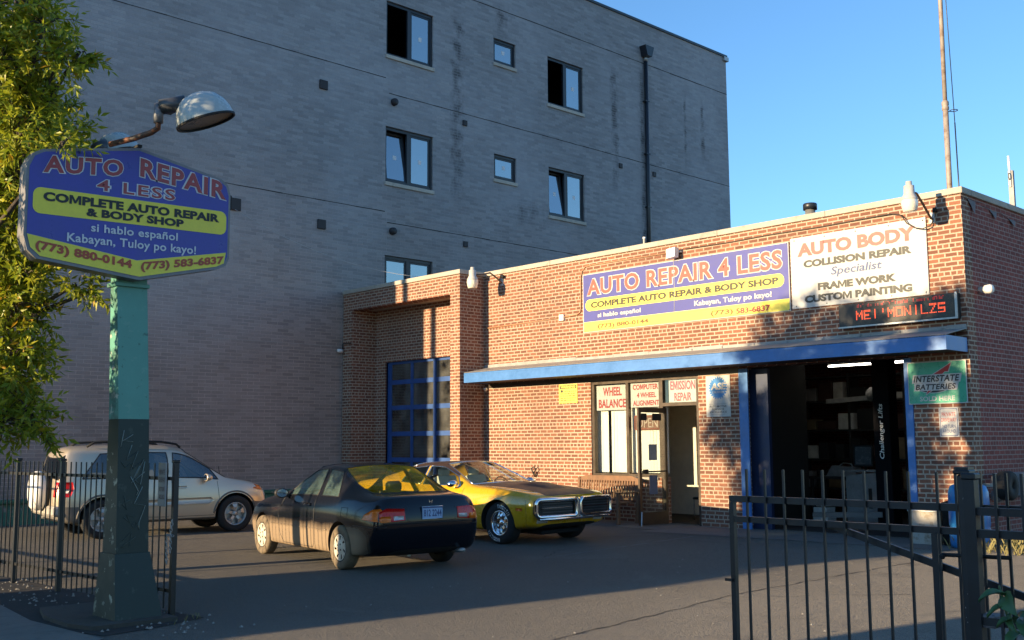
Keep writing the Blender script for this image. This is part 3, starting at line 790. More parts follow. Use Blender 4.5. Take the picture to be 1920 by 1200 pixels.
# certification sign
t, pl = sign('certification_sign', 'white and blue certification sign with gear emblem on brick pier', 'sign', (-5.29, -4.71, 2.15, 2.965), -.004, .014, i_white)
gear = []
for q in range(48):
    r_ = .225 if q % 2 == 0 else .195
    for da in (-2.6, 2.6): gear.append((-5.0 + r_ * math.cos(R(q * 7.5 + da)), 2.72 + r_ * math.sin(R(q * 7.5 + da))))
mb = MB(); flatpoly(mb, gear, pl, .002); mb.build('gear_emblem', i_sky, t)
letter(t, pl, [('ASE', -5.17, -4.82, 2.68, 2.82, i_white, .04, .15), ('CERTIFIED', -5.14, -4.85, 2.615, 2.652, i_white, .01), ('AUTOMOTIVE', -5.21, -4.80, 2.335, 2.375, i_grey, .01), ('SERVICE', -5.15, -4.86, 2.28, 2.318, i_grey, .01), ('EXCELLENCE', -5.20, -4.80, 2.225, 2.263, i_grey, .01)], .004)
mb = MB(); flatpoly(mb, [(-5.21, 2.40), (-4.80, 2.40), (-4.80, 2.404), (-5.21, 2.404)], pl, .003); flatpoly(mb, [(-5.17, 2.198), (-4.84, 2.198), (-4.84, 2.202), (-5.17, 2.202)], pl, .003); mb.build('rule', i_grey, t)
# warning and driveway notices
t, pl = sign('warning_sign', 'small yellow warning notice on sunlit brick left of the shop window', 'sign', (-9.375, -8.805, 2.55, 2.975), -.004, .01, i_yel)
mb = MB(); flatpoly(mb, [(-9.35, 2.875), (-8.83, 2.875), (-8.83, 2.955), (-9.35, 2.955)], pl, .0015); mb.build('header', i_black, t)
letter(t, pl, [('WARNING', -9.32, -8.86, 2.89, 2.942, i_yel, .03)], .003)
mb = MB(); rg = random.Random(4)
for r_ in range(5):
    u = -9.20 if r_ < 1 else -9.33
    while u < -8.87:
        w = rg.uniform(.03, .1); flatpoly(mb, [(u, 2.80 - r_ * .05), (min(u + w, -8.85), 2.80 - r_ * .05), (min(u + w, -8.85), 2.825 - r_ * .05), (u, 2.825 - r_ * .05)], pl, .0015); u += w + .02
mb.build('small_print', M('print_brown', (.18, .15, .03), .6), t)
mb = MB(); flatpoly(mb, [(-9.28 + .04 * math.cos(R(a)), 2.82 + .035 * math.sin(R(a))) for a in range(0, 360, 30)], pl, .002); mb.build('symbol', i_black, t)
t, pl = sign('driveway_notice', 'white metal notice reading PRIVATE DRIVEWAY on the right brick pier', 'sign', (-.565, -.235, 1.715, 2.205), -.004, .006, i_white)
for e, m, o in ((.018, i_navy, .0012), (.027, i_white, .0024)):
    mb = MB(); flatpoly(mb, rrect(-.565 + e, -.235 - e, 1.715 + e, 2.205 - e, .02), pl, o); mb.build('border', m, t)
letter(t, pl, [('PRIVATE', -.515, -.285, 2.055, 2.12, i_bright, .004), ('DRIVEWAY', -.53, -.27, 1.965, 2.03, i_bright, .004), ('NO TURN', -.51, -.29, 1.865, 1.92, i_navy, .01), ('AROUND', -.51, -.29, 1.785, 1.84, i_navy, .01)])
# window posters, just behind the panes
def poster(label, box, lines, Y=.084):
    t = thing('window_poster', label, 'poster', ((box[0] + box[1]) / 2, Y, box[2]), group='posters in the shop window')
    MB().box(box[0], box[1], Y, Y + .004, box[2], box[3]).build('sheet', i_white, t)
    letter(t, surf_y(Y), [(s, a, b, c, d, i_dkred, .03) for s, a, b, c, d in lines], .002)
poster('white WHEEL BALANCE poster at the top of the left shop window', (-8.31, -7.44, 2.36, 2.90), [('WHEEL', -8.12, -7.58, 2.67, 2.86), ('BALANCE', -8.25, -7.47, 2.41, 2.60)])
poster('white COMPUTER 4 WHEEL ALIGNMENT poster at the top of second window', (-7.33, -6.54, 2.40, 2.91), [('COMPUTER', -7.27, -6.58, 2.77, 2.885), ('4 WHEEL', -7.16, -6.64, 2.60, 2.71), ('ALIGNMENT', -7.27, -6.56, 2.43, 2.545)])
poster('white EMISSION REPAIR poster in the transom over the doorway', (-6.30, -5.58, 2.475, 2.935), [('EMISSION', -6.26, -5.62, 2.725, 2.915), ('REPAIR', -6.16, -5.72, 2.50, 2.67)])
t = thing('open_sign', 'unlit OPEN tube sign hanging inside second window', 'sign', (-7.0, .14, 2.0))
mb = MB(); mb.box(-7.30, -6.60, .15, .16, 1.92, 2.23); mb.build('backboard', M('open_board', (.20, .09, .06), .6), t)
letter(t, surf_y(.148), [('OPEN', -7.22, -6.66, 1.97, 2.17, M('tube_glass', (.55, .45, .38), .3), .0)], .006)
mb = MB(); mb.tube([(-7.28, .14, 1.94), (-6.62, .14, 1.94), (-6.62, .14, 2.21), (-7.28, .14, 2.21), (-7.28, .14, 1.94)], .006, 6); mb.build('border_tube', M('red_tube', (.45, .08, .05), .3), t)

# ------------------------------------------------------------------ lamps on the shop
m_bowl = NT('lamp_bowl'); m_bowl.set(Base_Color=(.80, .76, .66), Roughness=.35); m_bowl.b.inputs['Transmission Weight'].default_value = .25; m_bowl = m_bowl.m
m_lampgrey = M('lamp_grey_paint', (.50, .49, .46), .45, var=.2)
def yard_lamp(label, x, z, bx, bz):
    t = thing('wall_lamp', label, 'lamp', (bx, 0, bz), group='yard lamps on the shop front')
    y = -.80
    MB().lathe([(0, z + .26), (.05, z + .26), (.052, z + .19), (.085, z + .185), (.088, z + .05), (.10, z + .03), (.135, z - .04), (.135, z - .052), (0, z - .052)], 24, 'Z', (x, y, 0)).build('housing', m_lampgrey, t)
    MB().lathe([(.130, z - .054), (.138, z - .10), (.128, z - .17), (.108, z - .24), (.10, z - .25), (0, z - .252)], 24, 'Z', (x, y, 0)).build('bowl', m_bowl, t)
    a = MB(); a.tube([(bx, -.012, bz - .05), (bx, -.06, bz - .06), (bx - .0, -.16, bz + .02), (bx + (x - bx) * .4, -.34, bz + .16), (bx + (x - bx) * .7, -.54, z + .10), (x + .03, -.70, z + .085)], .021, 8); a.build('arm', M('rusty_arm', (.20, .12, .07), .6, var=.4), t)
    MB().box(bx - .045, bx + .045, -.03, -.001, bz - .14, bz + .05, .006).build('wall_plate', m_lampgrey, t)
    a = MB(); a.lathe([(0, 0), (.035, .01), (.04, .05), (.03, .085), (0, .09)], 12, 'Z', (bx + .07, -.06, bz + .03)); a.build('photocell', m_blackm, t)
    return t
yard_lamp('white yard lamp on a curved arm at right roof corner', -.505, 5.66, -.50, 5.46)
yard_lamp('cream yard lamp on a curved arm beside the garage front', -11.45, 5.60, -11.25, 5.60)
t = thing('flood_light', 'small square white flood light above the banner', 'lamp', (-5.95, 0, 5.45))
mb = MB(); mb.prism([(-6.04, -.22, 5.62), (-5.82, -.22, 5.64), (-5.82, -.24, 5.44), (-6.04, -.24, 5.42)], (0, 1, -.05), .13); mb.build('head', m_white, t)
mb = MB(); mb.tube([(-5.86, -.10, 5.55), (-5.80, -.06, 5.56), (-5.80, -.002, 5.55)], .02, 8); mb.build('bracket', m_lampgrey, t)
m_cond = M('painted_conduit', (.42, .22, .12), .6, var=.3)
t = thing('conduit', 'thin rusty conduit running along the sunlit brick to banner', 'conduit', (-9.24, 0, 4.49))
mb = MB(); mb.tube([(-11.85, -.02, 4.47), (-9.30, -.02, 4.50)], .014, 6); mb.build('pipe', m_cond, t)
mb = MB(); mb.tube([(-9.18, -.02, 4.51), (-8.78, -.02, 4.53), (-8.68, -.02, 4.57), (-8.65, -.02, 4.68), (-8.64, -.02, 5.38), (-8.60, -.02, 5.50), (-8.50, -.02, 5.585), (-8.3, -.02, 5.60), (-6.05, -.02, 5.58)], .014, 6); mb.build('pipe', m_cond, t)
MB().box(-9.31, -9.17, -.06, -.001, 4.43, 4.57, .006).build('junction_box', m_white, t)
t = thing('power_cable', 'dark cable drooping from roof edge over the white sign to lamp', 'cable', (-3.0, 0, 5.55))
mb = MB(); mb.tube([(-5.7, -.02, 5.60), (-4.6, -.02, 5.585), (-3.74, -.02, 5.60), (-2.6, -.025, 5.585), (-1.6, -.03, 5.60), (-1.22, -.05, 5.60), (-1.05, -.08, 5.56), (-.97, -.10, 5.48), (-.91, -.10, 5.38), (-.78, -.10, 5.28), (-.64, -.10, 5.24), (-.52, -.08, 5.27), (-.48, -.05, 5.34), (-.48, -.035, 5.40)], .011, 6); mb.build('cord', M('cable_brown', (.06, .04, .03), .6), t)
t = thing('security_camera', 'small white dome camera in the corner under the awning end', 'camera', (-11.83, -.02, 2.97))
MB().lathe([(0, 2.92), (.03, 2.925), (.05, 2.955), (.052, 3.0), (0, 3.0)], 14, 'Z', (-11.82, -.055, 0)).build('dome', m_white, t); MB().box(-11.85, -11.79, -.05, -.001, 2.985, 3.03).build('bracket', m_steel, t)
t = thing('security_camera', 'white bullet camera on a pipe at the left garage pier', 'camera', (-16.5, -.8, 4.35), None)
mb = MB(); mb.tube([(-16.46, -.81, 4.40), (-16.72, -.83, 4.41), (-16.80, -.84, 4.40), (-16.80, -.85, 4.26)], .014, 6); mb.build('pipe', m_blackm, t)
mb = MB(); mb.lathe([(0, -1.02), (.05, -1.01), (.05, -.86), (0, -.85)], 12, 'Y', (-16.80, 0, 4.20)); mb.build('housing', m_white, t)
t = thing('side_lamp', 'small white round light fixture on shaded side wall', 'lamp', (.0, .5, 4.12))
mb = MB(); mb.lathe([(0, .002), (.05, .002), (.055, .10), (.075, .11), (.08, .20), (.06, .235), (0, .24)], 16, 'X', (0, .50, 4.17)); mb.build('housing', m_white, t)
m_rib = M('weathered_flag', (.20, .17, .17), .8, var=.5, scale=8)
for i, (y, z, h_) in enumerate(((.38, 5.70, .26), (1.24, 5.64, .16), (2.05, 5.60, .14))):
    t = thing('pennant', ('torn dark pennant nearest the roof corner of side wall', 'small pennant in the middle of side wall bunting', 'pale pennant farthest along the side wall bunting')[i], 'pennant', (.02, y, z - h_), group='bunting pennants on side wall')
    m = MB(); m.add([(.012, y - .15, z), (.02, y + .02, z - .01), (.012, y + .17, z - .005), (.05, y + .03, z - h_), (.03, y - .05, z - h_ * .45)], [(0, 4, 1), (1, 4, 3, 2)]); m.build('cloth', m_rib, t)
    m = MB(); m.tube([(.01, y - .42, z + .03), (.012, y - .15, z), (.012, y + .17, z - .005), (.01, y + .44, z + .02)], .004, 5); m.build('cord', m_rib, t)

# ------------------------------------------------------------------ things on the roof
t = thing('vent_pipe', 'short galvanised vent pipe with dark cap on the shop roof', 'vent', (-4.0, 2.0, 5.2))
MB().lathe([(0, 5.2), (.105, 5.2), (.105, 6.46), (0, 6.46)], 18, 'Z', (-4.0, 2.0, 0)).build('pipe', m_steel, t); MB().lathe([(0, 6.58), (.13, 6.57), (.145, 6.55), (.145, 6.44), (.108, 6.44)], 18, 'Z', (-4.0, 2.0, 0)).build('cap', m_frame, t)
t = thing('roof_stub_pipe', 'thin white stub pipe above the coping over the banner', 'pipe', (-7.21, .5, 5.2))
MB().lathe([(0, 5.2), (.028, 5.2), (.028, 6.10), (.034, 6.10), (.034, 6.14), (0, 6.14)], 12, 'Z', (-7.21, .5, 0)).build('pipe', m_white, t)
m_mast = rust_mat('mast_paint', (.30, .26, .23), (.17, .11, .08), .45, .7)
t = thing('antenna_mast', 'tall slender rusty antenna mast on the shop roof', 'mast', (-1.07, 2, 5.2))
MB().tube([(-1.06, 2, 5.2), (-1.055, 2, 7.98)], .052, 12).build('lower_tube', m_mast, t); MB().tube([(-1.055, 2, 7.98), (-1.02, 2, 12.5)], .041, 12).build('upper_tube', m_mast, t)
MB().lathe([(.042, 7.86), (.066, 7.88), (.066, 7.93), (.055, 7.95), (.066, 7.97), (.066, 8.03), (.042, 8.06)], 14, 'Z', (-1.055, 2, 0)).build('coupling', m_mast, t)
mb = MB(); mb.tube([(-.88, 2.02, 5.2), (-.90, 2.02, 7.6)], .012, 6); mb.tube([(-.90, 2.02, 7.6), (-.98, 2.01, 12.5)], .008, 6); mb.build('feed_cable', m_frame, t)
mb = MB(); mb.tube([(-1.0, 2.0, 7.83)] + [(-.90 + .07 * math.cos(R(a)), 2.0 + .07 * math.sin(R(a)), 7.83) for a in range(180, 541, 30)], .008, 6); mb.build('standoff_ring', m_frame, t)
t = thing('antenna_stub', 'short grey antenna post above the side wall roof edge', 'antenna', (-.3, 2.96, 5.2))
mb = MB(); mb.box(-.345, -.255, 2.93, 3.0, 5.2, 6.72); mb.build('post', M('grey_post', (.14, .14, .15), .5, metal=.4), t); MB().tube([(-.30, 2.92, 6.4), (-.31, 2.91, 7.0)], .022, 8).build('rod', m_white, t)
mb = MB(); mb.tube([(-.30 + .0, 2.91 + .07 * math.cos(R(a)), 6.60 + .07 * math.sin(R(a))) for a in range(0, 361, 30)], .008, 6); mb.build('ring', m_frame, t)
t = thing('overhead_wire', 'thin pale wire running from the grey building to garage roof', 'wire', (-13.9, 0, 6.1))
pts = [Vector((-16.8, -4.2, 7.66)).lerp(Vector((-13.85, -.2, 5.95)), k / 12) + Vector((0, 0, -.35 * (1 - (2 * k / 12 - 1) ** 2))) for k in range(13)]
MB().tube(pts, .006, 5).build('strand', M('pale_wire', (.45, .45, .45), .6), t)

# ------------------------------------------------------------------ on the ground at the shop
t = thing('garden_bench', 'slatted wooden garden bench under the shop window', 'bench', (-7.72, -.55, 0))
m_wood = M('weathered_teak', (.20, .105, .055), .75, var=.45, scale=12)
b0, b1 = -8.58, -6.86
for x in (b0 + .03, b1 - .03):
    m = MB(); m.box(x - .03, x + .03, -.92, -.86, .006, .62); m.build('front_leg', m_wood, t)
    m = MB(); m.prism([(x - .03, -.34, .006), (x - .03, -.28, .006), (x - .03, -.22, .92), (x - .03, -.27, .92)], (1, 0, 0), .06); m.build('back_leg', m_wood, t)
    m = MB(); m.box(x - .035, x + .035, -.94, -.30, .622, .65, .006); m.build('armrest', m_wood, t)
m = MB()
for k_ in range(6): m.box(b0 + .063, b1 - .063, -.90 + k_ * .098, -.82 + k_ * .098, .42, .445)
m.build('seat', m_wood, t)
m = MB()
for k_ in range(22):
    x = b0 + .10 + k_ * .0725; m.prism([(x - .02, -.296, .50), (x + .02, -.296, .50), (x + .02, -.256, .86), (x - .02, -.256, .86)], (0, 1, -.11), .016)
m.build('back_slats', m_wood, t)
m = MB(); m.prism([(b0 + .06, -.262, .86), (b1 - .06, -.262, .86), (b1 - .06, -.25, .92), (b1 - .22, -.248, .965), (b0 + .22, -.248, .965), (b0 + .06, -.25, .92)], (0, 1, 0), .04); m.build('top_rail', m_wood, t)
MB().box(b0 + .06, b1 - .06, -.31, -.27, .47, .515).build('lower_rail', m_wood, t)
m_blueplastic = M('blue_plastic', (.03, .20, .50), .35, var=.18, scale=5)
t = thing('blue_barrel', 'blue plastic barrel standing at the right corner of shop', 'barrel', (.20, -.80, 0))
MB().lathe([(0, .004), (.24, .004), (.285, .03), (.295, .10), (.30, .30), (.285, .33), (.30, .36), (.30, .62), (.285, .65), (.30, .68), (.292, .86), (.26, .955), (.20, .98), (0, .98)], 32, 'Z', (.20, -.80, 0)).build('drum', m_blueplastic, t)
mb = MB(); mb.lathe([(0, .985), (.05, .985), (.05, 1.005), (0, 1.005)], 12, 'Z', (.09, -.80, 0)); mb.build('bung', m_blackm, t)
t = thing('hose_reel', 'round black hose reel mounted beside the blue barrel', 'hose reel', (.30, -.2, .95))
mb = MB(); mb.lathe([(.06, .16), (.21, .16), (.235, .20), (.235, .34), (.21, .38), (.06, .38)], 24, 'X', (.10, .25, .93), True); mb.build('reel', m_blackm, t); MB().box(.002, .258, .22, .28, .90, .96).build('bracket', m_steel, t)
t = thing('metal_bin', 'dented square metal bin in front of right brick pier', 'bin', (-.58, -.55, 0))
mb = MB(); mb.prism([(-.80, -.72, .01), (-.36, -.72, .01), (-.34, -.74, .52), (-.82, -.74, .52)], (0, 1, 0), .36); mb.build('body', rust_mat('bin_steel', (.34, .32, .28), (.20, .15, .10), .5, .66), t)
mb = MB(); mb.box(-.835, -.325, -.755, -.345, .522, .55, .008); mb.build('lid', m_steel, t)
t = thing('black_bin', 'small black plastic bin between metal bin and blue barrel', 'bin', (-.2, -.6, 0))
MB().lathe([(0, .004), (.13, .004), (.155, .60), (.17, .61), (.17, .66), (.06, .70), (0, .70)], 20, 'Z', (-.20, -.55, 0)).build('body', m_blackm, t)
t = thing('gas_meter', 'grey gas meter pipework on the shaded side wall', 'meter', (.15, .9, 0))
mg = M('grey_meter_paint', (.30, .29, .29), .5, metal=.2, var=.25)
MB().tube([(.15, .33, .0), (.15, .33, .55), (.15, .33, .72)], .022, 10).build('riser', mg, t)
MB().tube([(.15, .36, .78), (.15, .30, .95), (.15, .30, 1.06), (.15, .36, 1.09), (.15, .92, 1.09), (.15, .98, 1.04), (.15, .98, .80)], .034, 10).build('pipe', mg, t)
mb = MB(); mb.lathe([(0, -.06), (.09, -.06), (.11, -.02), (.11, .02), (.09, .06), (0, .06)], 18, 'Y', (.15, .42, .76)); mb.build('regulator', mg, t)
MB().tube([(.15, .50, .76), (.15, 1.6, .72)], .032, 10).build('manifold', mg, t)
for i, y in enumerate((.62, .78)):
    mb = MB(); mb.lathe([(0, -.02), (.062, -.02), (.062, .02), (0, .02)], 14, 'Y', (.15, y, .755)); mb.build('flange', mg, t)
mb = MB(); mb.box(.06, .32, 1.15, 1.50, .70, 1.12, .04); mb.build('meter_case', mg, t)
mb = MB(); mb.tube([(-10.15, -.03, .88), (-10.15, -.10, .98), (-10.20, -.11, 1.08), (-10.10, -.11, 1.12), (-10.06, -.10, 1.05), (-10.13, -.09, 1.0), (-10.10, -.04, .9)], .014, 6)
t = thing('wall_tap', 'small dark tap on sunlit brick behind the yellow car', 'tap', (-10.15, 0, .88)); mb.build('pipe', m_blackm, t)

# ------------------------------------------------------------------ inside the bay and the office
m_tube = emis('tube_light', (1.0, .93, .80), 5.0)
for i, (x0, x1) in enumerate(((-4.88, -3.87), (-3.43, -2.75))):
    t = thing('tube_light', ('longer fluorescent tube lit inside the bay ceiling', 'shorter fluorescent tube lit inside the bay ceiling')[i], 'lamp', ((x0 + x1) / 2, 4, 3.3), group='tube lights in the bay')
    MB().tube([(x0, 4, 3.32), (x1, 4, 3.32)], .018, 8).build('tube', m_tube, t); MB().box(x0, x1, 3.95, 4.05, 3.345, 3.40).build('housing', m_white, t)
    [MB().tube([(q, 4, 3.4), (q, 4, 4.99)], .008, 5).build('hanger', m_blackm, t) for q in (x0 + .1, x1 - .1)]
mg2 = M('machine_grey', (.26, .26, .26), .5, var=.3); m_shelf = M('dark_shelving', (.03, .03, .032), .6, var=.3)
t = thing('alignment_machine', 'grey wheel alignment cabinet with monitor inside the bay', 'machine', (-3.5, 3.2, 0))
mb = MB(); mb.prism([(-3.95, 2.9, .02), (-3.25, 2.9, .02), (-3.25, 2.9, 1.02), (-3.95, 2.9, .95)], (0, 1, 0), .5); mb.build('cabinet', mg2, t)
mb = MB(); mb.box(-4.0, -3.2, 2.84, 3.42, 1.03, 1.07, .008); mb.build('desk_top', mg2, t)
mb = MB(); mb.prism([(-3.80, 2.98, 1.14), (-3.38, 2.98, 1.14), (-3.40, 3.03, 1.58), (-3.82, 3.03, 1.58)], (0, 1, 0), .05); mo = mb.build('monitor', m_blackm, t)
mb = MB(); mb.prism([(-3.765, 2.975, 1.18), (-3.415, 2.975, 1.18), (-3.433, 3.022, 1.54), (-3.785, 3.022, 1.54)], (0, 1, 0), .004); mb.build('screen', M('grey_screen', (.10, .11, .12), .25), mo)
mb = MB(); mb.tube([(-3.6, 3.1, 1.07), (-3.6, 3.1, 1.2)], .03, 8); mb.build('stand', m_blackm, t)
mb = MB(); mb.box(-3.45, -3.38, 2.885, 2.898, .3, .7); mb.build('handle', m_blackm, t)
t = thing('lift_post', 'tall dark vehicle lift post with white vertical lettering inside bay', 'lift', (-2.65, 2.2, 0))
mb = MB(); mb.box(-2.82, -2.48, 2.02, 2.36, .01, 4.6, .01); mb.build('column', M('lift_paint', (.006, .006, .008), .9, spec=.1), t)
mb = MB(); text(mb, 'Challenger Lifts', (1.30, 2.36, -.06, .06), lambda a, b: (-2.65 - b, 2.015, a), bold=.01, shear=.2); mb.build('lettering', M('lift_lettering', (.75, .75, .75), .5), t)
mb = MB(); mb.box(-2.9, -2.4, 1.96, 2.42, .012, .05); mb.build('base_plate', m_blackm, t)
mb = MB(); mb.bar((-2.7, 2.0, .25), (-3.9, 1.5, .22), .12, .10); mb.build('swing_arm', M('lift_arm', (.12, .12, .12), .5), t)
t = thing('parts_shelf', 'crowded dark shelving rack along the back of bay', 'shelf', (-5.0, 6.2, 0))
for x in (-7.0, -5.6, -4.2, -2.8): MB().box(x - .03, x + .03, 6.1, 6.6, .01, 3.3).build('upright', m_shelf, t)
for z in (.5, 1.2, 1.9, 2.6, 3.2): MB().box(-7.05, -2.75, 6.08, 6.62, z, z + .04).build('shelf', m_shelf, t)
rg = random.Random(21)
cm = [M('box_' + n, c, .7, var=.3) for n, c in (('tan', (.20, .15, .09)), ('white', (.6, .6, .58)), ('grey', (.22, .22, .23)), ('red', (.06, .025, .02)), ('dark', (.02, .02, .022)))]
for z in (.545, 1.245, 1.945, 2.645):
    x = -6.9
    while x < -2.95:
        w, h_ = rg.uniform(.2, .5), rg.uniform(.15, .5); mm = rg.choice(cm); x1 = min(x + w, -2.9)
        t = thing('parts_box', '%s parts carton on the dark shelving rack inside the bay' % mm.name[4:], 'box', ((x + x1) / 2, 6.3, z), group='%s cartons on the bay shelving' % mm.name[4:])
        mb = MB(); mb.box(x, x1, 6.12, 6.5, z, z + h_, .01); mb.build('carton', mm, t)
        x = x1 + rg.uniform(.02, .2)
t = thing('workbench', 'cluttered low workbench inside the open bay', 'workbench', (-4.6, 4.4, 0))
MB().box(-5.6, -4.2, 4.2, 4.9, .82, .88, .006).build('top', m_shelf, t)
for x in (-5.55, -4.25):
    for y in (4.25, 4.85): MB().box(x - .03, x + .03, y - .03, y + .03, .01, .819).build('leg', m_shelf, t)
MB().box(-5.5, -4.3, 4.3, 4.8, .3, .33).build('lower_shelf', m_shelf, t)
t = thing('tool_case', 'pale tool case lying on the bay workbench', 'tool case', (-4.9, 4.5, .88))
mb = MB(); mb.prism([(-5.25, 4.35, .882), (-4.5, 4.35, .882), (-4.55, 4.35, 1.08), (-5.1, 4.35, 1.12)], (0, 1, 0), .3); mb.build('case', cm[2], t); mb = MB(); mb.tube([(-5.0, 4.5, 1.11), (-4.9, 4.5, 1.18), (-4.72, 4.5, 1.16), (-4.66, 4.5, 1.09)], .015, 6); mb.build('handle', m_steel, t)
t = thing('hanging_work_arm', 'pale overhead tool arm hanging inside the bay', 'machine', (-4.2, 4.2, 2.6))
mb = MB(); mb.bar((-5.1, 4.3, 2.55), (-3.9, 4.2, 2.60), .16, .10); mb.build('arm', mg2, t); mb = MB(); mb.lathe([(0, -.14), (.16, -.13), (.17, .13), (0, .14)], 18, 'Y', (-3.9, 4.2, 2.66)); mb.build('motor', mg2, t); MB().tube([(-3.9, 4.2, 2.84), (-3.9, 4.2, 4.99)], .03, 8).build('drop_pipe', m_steel, t)
for i, (x, y, z, w, h_) in enumerate(((-4.3, 2.6, .01, .34, .16), (-4.3, 2.6, .19, .30, .12), (-4.26, 2.6, .33, .26, .10))):
    t = thing('stacked_crate', ('lowest white parts crate stacked on bay floor', 'middle white parts crate of the stack on bay floor', 'topmost white parts crate of the stack on bay floor')[i], 'crate', (x, y, z), group='crates stacked on the bay floor')
    mb = MB(); mb.box(x - w / 2, x + w / 2, y - .18, y + .18, z, z + h_, .012); mb.build('crate', cm[1], t)
t = thing('picture_frame', 'dark framed picture on the office wall seen through the doorway', 'picture', (-6.9, 2.59, 1.5))
MB().box(-7.5, -6.75, 2.57, 2.598, 1.45, 2.25, .006).build('frame', m_blackm, t); MB().box(-7.45, -6.8, 2.562, 2.569, 1.5, 2.2).build('print', M('pale_print', (.42, .40, .34), .6), t)
t = thing('office_chair', 'dark visitor chair just inside the doorway', 'chair', (-6.6, 1.7, 0))
MB().box(-6.85, -6.35, 1.5, 1.95, .42, .47, .02).build('seat', m_blackm, t); MB().box(-6.85, -6.35, 1.95, 2.0, .5, .92, .02).build('backrest', m_blackm, t)
for x in (-6.82, -6.38):
    for y in (1.53, 1.97): MB().tube([(x, y, .01), (x, y, .42 if y < 1.9 else .9)], .013, 6).build('leg', m_steel, t)
t = thing('potted_plant', 'dark leafy potted plant inside the office doorway', 'plant', (-6.05, 2.0, 0))
MB().lathe([(0, .01), (.13, .01), (.18, .32), (.165, .32), (.15, .28), (0, .28)], 16, 'Z', (-6.05, 2.1, 0)).build('pot', m_blackm, t)
mb = MB(); rg = random.Random(8)
for i in range(120):
    a = rg.uniform(0, 6.28); h_ = rg.uniform(.4, 1.35); r_ = rg.uniform(.03, .26) * (1.2 - abs(h_ - .8)); p = Vector((-6.05 + r_ * math.cos(a), 2.1 + r_ * math.sin(a), h_)); d_ = Vector((math.cos(a), math.sin(a), rg.uniform(-.5, .8))).normalized(); s_ = d_.cross(Vector((0, 0, 1))).normalized() * .04
    mb.add([p, p + d_ * .08 + s_, p + d_ * .2, p + d_ * .08 - s_], [(0, 1, 2, 3)])
mb.build('foliage', M('dark_leaf', (.03, .06, .025), .5), t); MB().tube([(-6.05, 2.1, .28), (-6.04, 2.1, 1.2)], .015, 6).build('stem', m_wood, t)
